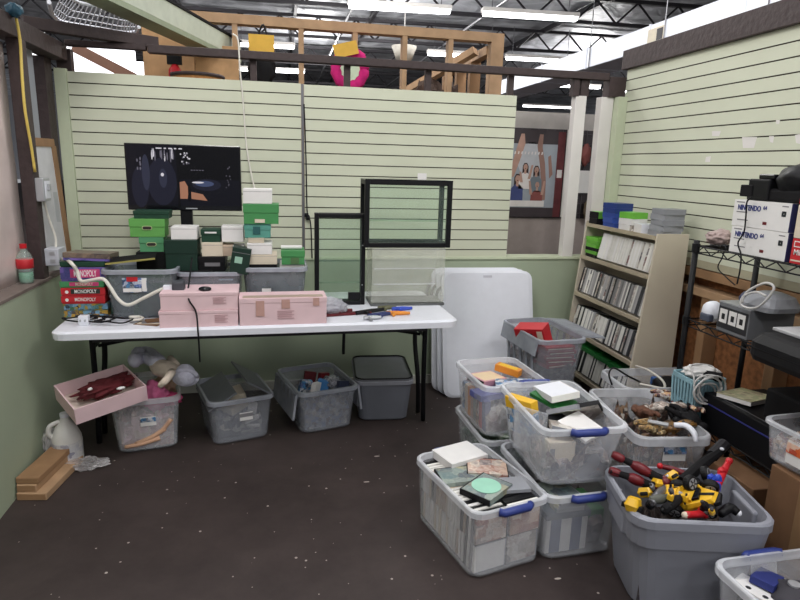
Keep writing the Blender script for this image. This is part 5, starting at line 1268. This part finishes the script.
for k, (x, m_) in enumerate(((2.30, prd), (2.48, prd), (2.36, mat('far_goods', (110, 96, 80), .7)))):
    o = obj('hanging_goods', blob(nb(), (x, 4.37, (1.62, 1.60, 1.20)[k]), (.035, .018, .08), .4, 3, 3, k), m_, smooth=True); tag(o, ['dark red goods hanging high on the display grid', 'dark red goods hanging between the white posts', 'brown goods hanging low on the display grid'][k], 'goods')

# ================================================================== CREAM RACK WITH GAMES
RY0, RY1 = 2.985, 3.80                       # near and far end
t = thing('game_rack', 'cream slanted display rack full of game cases by the wall', 'display rack', (0, 0, 0))
def side(y0, y1):
    pr = [(1.945, 0), (2.245, 0), (2.245, 1.168), (2.05, 1.168)]
    return loft(nb(), [[V((x, y0, z)) for x, z in pr], [V((x, y1, z)) for x, z in pr]])
obj('side_panel', side(RY0, RY0 + .016), cream, t, .001); obj('side_panel', side(RY1 - .016, RY1), cream, t, .001)
obj('back_panel', bx(nb(), 2.225, 2.24, RY0 + .016, RY1 - .016, .02, 1.16), cream, t)
SH = [1.150, .930, .675, .418, .15]
def fx(z): return 2.05 - (1.168 - z) * .09
for z in SH:
    obj('shelf', bx(nb(), fx(z), 2.225, RY0 + .016, RY1 - .016, z - .016, z), cream, t); obj('shelf_lip', bx(nb(), fx(z) - .006, fx(z), RY0 + .016, RY1 - .016, z - .018, z + .006), cream_e, t)
def row(z, y_from, y_to, h, kinds, label, group, lean=R(9), gap=.0165, nm='game_case', w=.115, jit=0.):
    y = y_from
    while y > y_to:
        key, ms = random.choice(kinds)
        me = case_mesh(.0148, w, h, ms, key)
        # spine turned to the room (-X): local -y -> -X
        hx = random.uniform(0, jit)
        mw = Matrix.Translation((fx(z) + .012 + w / 2 + hx, y, z + .002)) @ Matrix.Rotation(lean, 4, 'Y') @ Matrix.Rotation(R(-90), 4, 'Z')
        put(nm, me, mw, label, 'game case', group)
        y -= gap
KW = [('w1', (spine_w, spine_w)), ('w2', (white_card, spine_w)), ('w3', (spine_w, white_card)), ('w1', (spine_w, spine_w)), ('w4', (spine_w, ink_cover))]
KG = [('g1', (case_grey, spine_g)), ('g2', (case_grey, ink_cover)), ('g3', (black, spine_g)), ('w1', (spine_w, spine_w)), ('g4', (black, spine_k)), ('w2', (white_card, spine_w))]
KK = [('k1', (black, spine_w)), ('k2', (black, spine_k)), ('k3', (black, spine_w)), ('k4', (black, ink_cover)), ('g1', (case_grey, spine_g))]
row(SH[1], 3.60, RY0 + .03, .165, KW, 'thin white game case in the full row on the second shelf of the cream rack', 'white cases on the second rack shelf', R(12), jit=.004)
row(SH[2], RY1 - .03, RY0 + .03, .165, KG, 'mixed grey game case in the row on the third shelf of the cream rack', 'grey cases on the third rack shelf', R(12), jit=.004)
row(SH[3], RY1 - .03, RY0 + .03, .160, KK, 'black and white game case in the row on the fourth shelf of the cream rack', 'black and white cases on the fourth rack shelf', R(12), jit=.004)
row(SH[4], RY1 - .03, RY0 + .03, .150, KK[:3], 'dark game case on the lowest shelf of the cream rack', 'dark cases on the lowest rack shelf', R(12), jit=.004)
for k in range(4):
    flat_case('game_case', 'flat dark green case lying on the dark games of the lowest shelf', 'game case', (fx(.15) + .095, 3.68 - k * .175, .316 + .0), R(180 + 2 * k), .028, .165, .135, (case_dkgreen, case_dkgreen), 'dg', group='dark green cases laid on the lowest rack shelf')
for k in range(6):                            # green pile at the far end of the second shelf
    flat_case('game_case', 'green game case in the flat pile at the far end of the second shelf', 'game case', (fx(SH[1]) + .085, 3.695 + .004 * (k % 2), SH[1] + .002 + k * .0225), R(180 + (k % 3) * 3 - 3), .021, .145, .135, (black, case_green) if k in (0, 2) else (case_green, case_green), 'gp%d' % (k in (0, 2)), group='green cases on the second rack shelf')
ztop = SH[0] + .001
def pile(name, label, group, cnt, x, y, th, w, h, ms, key, cat='game case', rz=0):
    for k in range(cnt):
        flat_case(name, label, cat, (x + random.uniform(-.004, .004), y + random.uniform(-.006, .006), ztop + k * (th + .0006)), R(rz + random.uniform(-11, 11)), th, w, h, ms, key, group=group)
pile('game_case', 'blue game case in the pile on top of the cream rack', 'blue cases on the rack top', 5, 2.115, 3.53, .030, .135, .125, (blue_case, blue_case), 'bl')
for k in range(2): flat_case('game_case', ['black case at the far end of the rack top', 'black case with green lid on the far end of the rack top'][k], 'game case', (2.10, 3.70, ztop + k * .043), R(4 * k), .042, .10, .115, (black, black) if k == 0 else (black, case_green), 'bg%d' % k)
for k in range(3): flat_case('disc_case', ['white disc case at the bottom of the small pile beside the blue cases', 'white disc case in the middle of the small pile beside the blue cases', 'bright green case on the small pile beside the blue cases'][k], 'disc case', (2.11, 3.34, ztop + k * .037), R(7 * k), .036, .115, .115, ((white_card, ink_cover), (white_card, white_card), (case_green, case_green))[k], 'wd%d' % k)
flat_case('disc_case', 'clear-topped white disc case lying between the green case and grey pile', 'disc case', (2.13, 3.22, ztop), R(-10), .05, .10, .115, (white_card, white_pl), 'wd9')
flat_case('game_case', 'flat black case lying beside the grey pile on the rack top', 'game case', (2.17, 3.155, ztop), R(5), .03, .09, .10, (black, black), 'bz')
pile('game_case', 'clear grey case in the pile at the near end of the rack top', 'clear grey cases on the rack top', 5, 2.145, 3.06, .030, .125, .13, (case_grey, case_grey), 'cgp')

# ================================================================== WIRE RACK AT THE RIGHT
RX0, RX1, FY0, FY1 = 1.885, 2.225, 1.20, 2.45
t = thing('wire_rack', 'black wire shelving rack loaded with consoles along the wall', 'shelving rack', (0, 0, 0))
for x in (RX0, RX1):
    for y in (FY0, FY1):
        p_ = obj('post', tube(nb(), [(x, y, .0), (x, y, 1.20)], .0135, 10), black, t, smooth=True)
        obj('collar', tube(nb(), [(x, y, 1.145), (x, y, 1.185)], .018, 10), black, p_)
        obj('collar', tube(nb(), [(x, y, .80), (x, y, .84)], .018, 10), black, p_)
for zs in (1.175, .828, .365):
    bm = nb()
    for z in (zs, zs - .032):
        tube(bm, [(RX0, FY0, z), (RX0, FY1, z), (RX1, FY1, z), (RX1, FY0, z), (RX0, FY0, z)], .0035, 6)
    for x in (RX0, RX1):
        nn = 24
        for i in range(nn):
            y0 = FY0 + (FY1 - FY0) * i / nn; y1 = FY0 + (FY1 - FY0) * (i + 1) / nn
            a_, b2 = (zs, zs - .032) if i % 2 else (zs - .032, zs); tube(bm, [(x, y0, a_), (x, y1, b2)], .0028, 5)
    for i in range(46):
        y = FY0 + .02 + (FY1 - FY0 - .04) * i / 45; tube(bm, [(RX0, y, zs), (RX1, y, zs)], .002, 5)
    for x in (RX0 + .11, RX0 + .23): tube(bm, [(x, FY0, zs - .004), (x, FY1, zs - .004)], .003, 5)
    obj('shelf', bm, black, t)

# console boxes on the top shelf
ZS = 1.178
for k in range(2):
    z0 = ZS + .001 + k * .111
    t = thing('console_box', ['lower white console box on the top wire shelf', 'upper white console box on the top wire shelf'][k], 'console box', (RX0 + .01, 2.105 + .006 * k, z0))
    obj('carton', bx(nb(), 0, .24, -.150, .150, 0, .1095), white_card, t, .0015)
    obj('end_panel', bx(nb(), -.0005, .2405, -.1512, -.150, .0, .1095), mat('deep_blue_panel', (52, 54, 100), .5), t, label='dark blue end panel')
    lettering('NINTENDO', .030, navy, t, (-.0012, .062, .078), SIDE, .0008, .80)
    lettering('64', .021, navy, t, (-.0012, -.022, .084), SIDE, .0004, .9)
    for q, (y0, y1, z_) in enumerate(((.09, .135, .098), (.07, .13, .058), (.06, .12, .026))): obj('small_print', bx(nb(), -.0011, -.0003, y0, y1, z_, z_ + .004), ink_grey, t)
    obj('small_print', bx(nb(), -.0011, -.0003, -.04, -.02, .018, .03), dkred, t)
    g = nb()
    for q in range(8):
        a_ = q * math.pi / 4; r_ = .014 if q % 2 else .0105
        bx(g, -.0014, -.0003, -.118 + r_ * .6 * math.cos(a_) - .0042, -.118 + r_ * .6 * math.cos(a_) + .0042, .068 + r_ * .6 * math.sin(a_) - .0042, .068 + r_ * .6 * math.sin(a_) + .0042)
    obj('emblem', g, mat('emblem_dark', (50, 56, 60), .5), t)
    obj('small_print', bx(nb(), -.0011, -.0003, -.135, -.105, .095, .099), ink_grey, t)
def red_box(z0, h, label, m_, txt=True):
    t = thing('console_box', label, 'console box', (RX0 + .012, 1.82, z0))
    obj('carton', bx(nb(), 0, .22, -.125, .115, 0, h - .001), m_, t, .0015)
    if txt:
        g = obj('logo_panel', bx(nb(), -.001, 0, .045, .105, h * .66, h * .9), white_card, t); obj('logo_fill', bx(nb(), -.0014, -.0009, .049, .101, h * .70, h * .86), red_m, g)
        lettering('MINI', h * .30, white_card, t, (-.001, .075, h * .45), SIDE, .0003, .9)
        obj('small_print', bx(nb(), -.0011, -.0003, .06, .11, h * .1, h * .16), cream_card, t)
    return t
red_box(ZS + .001, .095, 'red console box at the bottom beside the white ones', red_m)
red_box(ZS + .097, .125, 'plain cream box between the two red boxes on the wire shelf', cream_card, False)
t = red_box(ZS + .223, .10, 'red console box on top of the cream one', red_m)
# black toy camera-like gadget
t = thing('black_console', 'black console lump with blocky arm on the white console boxes', 'console', (RX0 + .12, 2.06, ZS + .2235))
obj('shell', blob(nb(), (-.01, -.06, .082), (.105, .125, .072), .10, 2, 4, 3), black, t, smooth=True)
obj('hinge', bx(nb(), -.10, -.03, .02, .10, .085, .105), black_gl, t, .004); obj('base', bx(nb(), -.10, .08, -.15, .09, 0, .05), black_mt, t, .012)
obj('arm', bx(nb(), -.11, -.03, .03, .14, .0, .085), black, t, .006); obj('lens_block', bx(nb(), -.115, -.04, .11, .175, .012, .06), black_mt, t, .004)
bm = nb(); p0 = at(749, 198, x=1.865)
tube(bm, [at(px, py, x=1.868) - p0 for px, py in ((752, 197), (747, 202), (746, 215), (744, 232), (738, 243), (741, 255), (740, 270), (737, 284))], .0035, 6, 5)
t = thing('hanging_cable', 'black cable hanging down before the white console boxes', 'cable', p0); obj('cord', bm, black, t, smooth=True)
bm = nb(); tube(bm, [at(px, py, x=1.90) - p0 for px, py in ((726, 247), (722, 258), (718, 268), (727, 278), (735, 285))], .003, 6, 5)
t = thing('hanging_cable', 'thin black cable drooping under the top wire shelf', 'cable', p0); obj('cord', bm, black, t, smooth=True)
o = obj('crumpled_bag', blob(nb(), at(720, 239, x=2.0), (.06, .05, .035), .35, 3, 4, 6), mat('greyish_wrap', (170, 150, 146), .5, bump=.4), smooth=True); o.location.z += ZS + .036 - at(720, 239, x=2.0).z; tag(o, 'crumpled greyish bag at the far end of the top wire shelf', 'bag')
bm = nb(); tube(bm, [(1.93 + .04 * math.sin(i), 2.36 + .02 * math.cos(i * 1.7), ZS + .006 + .003 * (i % 3)) for i in range(10)], .004, 6, 4); o = obj('loose_cable', bm, black, smooth=True); tag(o, 'black cable tangle beside the crumpled bag on the top wire shelf', 'cable')

# mid shelf
ZM = .831
t = thing('video_player', 'grey box with white printed icons on the middle wire shelf', 'console box', (RX0 + .0, 2.16, ZM))
obj('carton', bx(nb(), 0, .22, -.09, .09, 0, .125), mat('dark_grey_box', (110, 112, 116), .5), t, .003)
obj('front_print', bx(nb(), -.001, 0, -.085, .085, .015, .11), mat('charcoal_print', (44, 44, 48), .4), t)
for q, y in enumerate((.055, .0, -.05)): g = obj('icon_panel', bx(nb(), -.002, -.001, y - .022, y + .022, .04, .10), white_card, t); obj('icon', bx(nb(), -.003, -.002, y - .010, y + .008, .055, .08), ink, g)
obj('top_tray', bx(nb(), .0, .22, -.092, .092, .125, .13), silver, t)
t = thing('white_headset', 'small white gadget with dark visor on the middle wire shelf', 'gadget', (RX0 + .05, 2.345, ZM))
obj('shell', blob(nb(), (0, 0, .055), (.045, .05, .05), .06, 2, 3, 2), white_pl, t, smooth=True); obj('visor', bx(nb(), -.05, -.02, -.04, .02, .015, .05), mat('visor_grey', (80, 84, 100), .3), t, .006)
t = thing('grey_console', 'grey console with cable loops on the printed icon box', 'console', (RX0 + .10, 2.08, ZM + .131))
obj('shell', loft(nb(), [rrect(.17, .17, .04, 0), rrect(.18, .18, .05, .02), rrect(.15, .15, .05, .055), rrect(.08, .08, .03, .07)]), mat('console_grey', (150, 152, 158), .4), t, smooth=False)
obj('dome', blob(nb(), (-.03, .075, .03), (.05, .04, .032), .1, 2, 3, 3), mat('console_navy', (60, 64, 92), .4), t, smooth=True)
bm = nb(); p_ = t.location
tube(bm, [at(px, py, x=1.86) - p_ for px, py in ((742, 303), (746, 293), (757, 286), (768, 283), (774, 288), (768, 298), (758, 307), (748, 308), (741, 304), (744, 296), (756, 292), (766, 296))], .005, 6, 5); obj('cable', bm, grey_cord, t, smooth=True)
t = thing('black_case', 'large black padded case lying on the middle wire shelf', 'case', (1.72, 1.56, ZM))
bm = nb(); loft(bm, [[V((p.x + .2, p.y, p.z)) for p in rrect(.40, .62, .04, 0)], [V((p.x + .2, p.y, p.z)) for p in rrect(.42, .64, .05, .02)], [V((p.x + .2, p.y, p.z)) for p in rrect(.42, .64, .05, .07)], [V((p.x + .2, p.y, p.z)) for p in rrect(.38, .60, .05, .098)], [V((p.x + .2, p.y, p.z)) for p in rrect(.34, .56, .05, .105)]]); obj('shell', bm, black, t, smooth=False)
obj('badge', bx(nb(), .0, .003, .20, .245, .055, .066), silver, t); obj('seam', bx(nb(), -.012, .0, -.31, .31, .045, .05), black_mt, t)
o = obj('clear_sheet', bx(nb(), 1.80, 2.12, 1.50, 1.86, ZM + .106, ZM + .118), mat('grey_sheet', (176, 176, 178), .4, var=.15, scale=14), None, .003); tag(o, 'wrinkled grey plastic sheet lying on the black padded case', 'plastic sheet')
# low shelf: black consoles
ZL = .368
t = thing('black_console', 'long black console box with a blue line on the low wire shelf', 'console', (RX0 - .005, 1.86, ZL))
obj('shell', bx(nb(), 0, .32, -.42, .40, 0, .165), black, t, .006); obj('accent_line', bx(nb(), -.002, 0, -.1, .36, .118, .124), mat('blue_line', (52, 56, 130), .4), t); obj('top_line', bx(nb(), .02, .024, -.28, .30, .165, .1665), grey_metal, t)
t = thing('black_console', 'black game console with silver buttons on the long black box', 'console', (RX0 + .04, 1.70, ZL + .166))
obj('shell', bx(nb(), 0, .26, -.30, .27, 0, .13), black_mt, t, .012); obj('front_slot', bx(nb(), -.002, 0, .02, .14, .05, .075), black_gl, t)
for y in (.16, .19): obj('button', lathe(nb(), [(.001, 0), (.012, 0), (.012, .004), (.001, .006)], 12), silver, t).matrix_local = Matrix.Translation((-.003, y - .1, .022)) @ Matrix.Rotation(R(-90), 4, 'Y')
t = thing('pedestal', 'black turning pedestal under the black padded case', 'pedestal', (RX0 + .12, 1.75, ZL + .297)); obj('column', lathe(nb(), [(.001, 0), (.05, 0), (.04, .02), (.03, .05), (.05, .09), (.001, .09)], 18), black, t, smooth=True); obj('badge', bx(nb(), -.055, -.045, .0, .03, .02, .03), white_pl, t)
t = thing('guide_book', 'grey-green magazine lying on the long black console box', 'magazine', (RX0 + .12, 2.15, ZL + .167), (R(-3), R(4), R(20)))
obj('pages', bx(nb(), -.10, .10, -.075, .075, 0, .018), white_card, t); obj('cover', bx(nb(), -.102, .102, -.077, .077, .018, .020), printed('book_cover', [(176, 178, 140), (150, 156, 120), (196, 190, 160), (120, 110, 90)], 24), t)
o = obj('black_cylinder', tube(nb(), [at(692, 372, z=.60), at(722, 378, z=.60)], .022, 12), black_mt, smooth=False); tag(o, 'black rubber cylinder lying before the magazine', 'cylinder')
# pale blue basket
t = thing('plastic_basket', 'pale blue slotted plastic basket with white cables, beside the black post', 'basket', (1.905, 2.335, ZL))
bw, bd, bh = .175, .15, .22
def bring(s, z): return rrect(bw * s, bd * s, .02, z)
obj('floor_plate', loft(nb(), [bring(.86, 0), bring(.86, .01)]), teal_pl, t)
obj('rim', loft(nb(), [bring(1, bh - .025), bring(1.04, bh - .02), bring(1.04, bh), bring(.97, bh), bring(.97, bh - .025)], False, False), teal_pl, t)
obj('band', loft(nb(), [bring(.92, .09), bring(.925, .105), bring(.90, .105), bring(.90, .09)], False, False), teal_pl, t)
bm = nb()
for i in range(11):
    for s in (-1, 1):
        u = -.45 + .09 * i; tube(bm, [(u * bw * .86, s * bd * .43, .005), (u * bw, s * bd * .495, bh - .02)], .0065, 5)
for i in range(7):
    for s in (-1, 1):
        u = -.45 + .15 * i; tube(bm, [(s * bw * .43, u * bd * .86, .005), (s * bw * .495, u * bd, bh - .02)], .0065, 5)
obj('slotted_wall', bm, teal_pl, t)
bm = nb(); rv = random.Random(4)
for q in range(5):
    ox, oz, ra, rb_ = rv.uniform(-.01, .03), rv.uniform(-.02, .02), rv.uniform(.05, .075), rv.uniform(.045, .065)
    tl = rv.uniform(-.5, .3)
    pts = []
    for a_ in range(17):
        u, v = ra * math.cos(a_ * math.pi / 8), rb_ * math.sin(a_ * math.pi / 8)
        pts.append((-.03 + ox + u * math.cos(tl) - v * math.sin(tl), -.090 - .004 * q + .004 * math.sin(a_), bh - .045 + oz + u * math.sin(tl) + v * math.cos(tl)))
    tube(bm, pts, .0042, 6, 2)
tube(bm, [(-.08, -.088, bh - .05), (-.085, -.07, bh + .02), (-.05, .0, bh + .045), (.05, .0, bh + .04), (.06, -.06, bh + .01), (.05, -.09, bh - .05)], .0042, 6, 5)
o = obj('cable_coil', bm, grey_cord, smooth=True); o.location = t.location; tag(o, 'grey cable coil hanging over the pale blue basket', 'cable')
o = obj('white_cloth', blob(nb(), (0, 0, 0), (.085, .06, .03), .25, 2.5, 4, 4), white_card, smooth=True); o.location = V(t.location) + V((.01, 0, bh + .012)); tag(o, 'white crumpled paper filling the pale blue basket', 'paper')
# under the rack
t = thing('pallet', 'brown wooden pallet on the floor under the wire rack', 'pallet', (1.98, 1.75, 0))
for x in (-.2, 0, .2): obj('runner', bx(nb(), x - .03, x + .03, -.55, .55, 0, .09), lumber_d, t)
for i in range(8): obj('slat', bx(nb(), -.24, .26, -.55 + i * .14, -.45 + i * .14, .09, .11), lumber_d, t)
t = thing('cardboard_box', 'brown cardboard box under the orange-stickered bin', 'cardboard box', (1.83, 1.55, .112)); obj('carton', bx(nb(), -.08, .22, -.2, .16, 0, .36), cardboard, t, .004); obj('tape', bx(nb(), -.081, -.079, -.03, .03, .05, .36), mat('packing_tape', (140, 110, 80), .4), t)
t = thing('cardboard_box', 'low brown cardboard box beside the pallet end', 'cardboard box', (1.83, 1.92, .112)); obj('carton', bx(nb(), -.05, .2, -.12, .14, 0, .20), cardboard, t, .004); obj('tape', bx(nb(), -.051, -.049, -.02, .02, 0, .2), mat('packing_tape', (140, 110, 80)), t)

# ================================================================== LIGHT
def lamp(x, y, z, e, col=(1, .985, .96)):
    l = D.lights.new('strip_and_fill_light', 'POINT'); l.shadow_soft_size = .45; l.energy = e; l.color = col
    o = D.objects.new('strip_and_fill_light', l); COL.objects.link(o); o.location = (x, y, z)
    return o
for (x, y, e) in ((-.3, 1.2, 190), (2.6, .8, 150), (-.6, 5.6, 150), (2.2, 5.6, 170), (.8, -2.4, 150), (4, -2.4, 120), (1.2, 9.5, 150), (-4, 3.4, 240), (2.4, 13.4, 230), (-3, 13.4, 230), (1, 18, 300), (9, 17.5, 300)):  # overhead strip rows carried on, plus points added to brighten roof and left sheet
    lamp(x, y, 3.9, e)
w = D.worlds.new('world'); SC.world = w; w.use_nodes = True
bg = w.node_tree.nodes['Background']; bg.inputs[0].default_value = (.93, .96, 1, 1); bg.inputs[1].default_value = .36
SC.cycles.transparent_max_bounces = 32
SC.cycles.max_bounces = 8
SC.view_settings.view_transform = 'Standard'; SC.view_settings.look = 'None'
SC.view_settings.exposure = 0.0; SC.view_settings.gamma = 1.0; SC.view_settings.use_curve_mapping = False
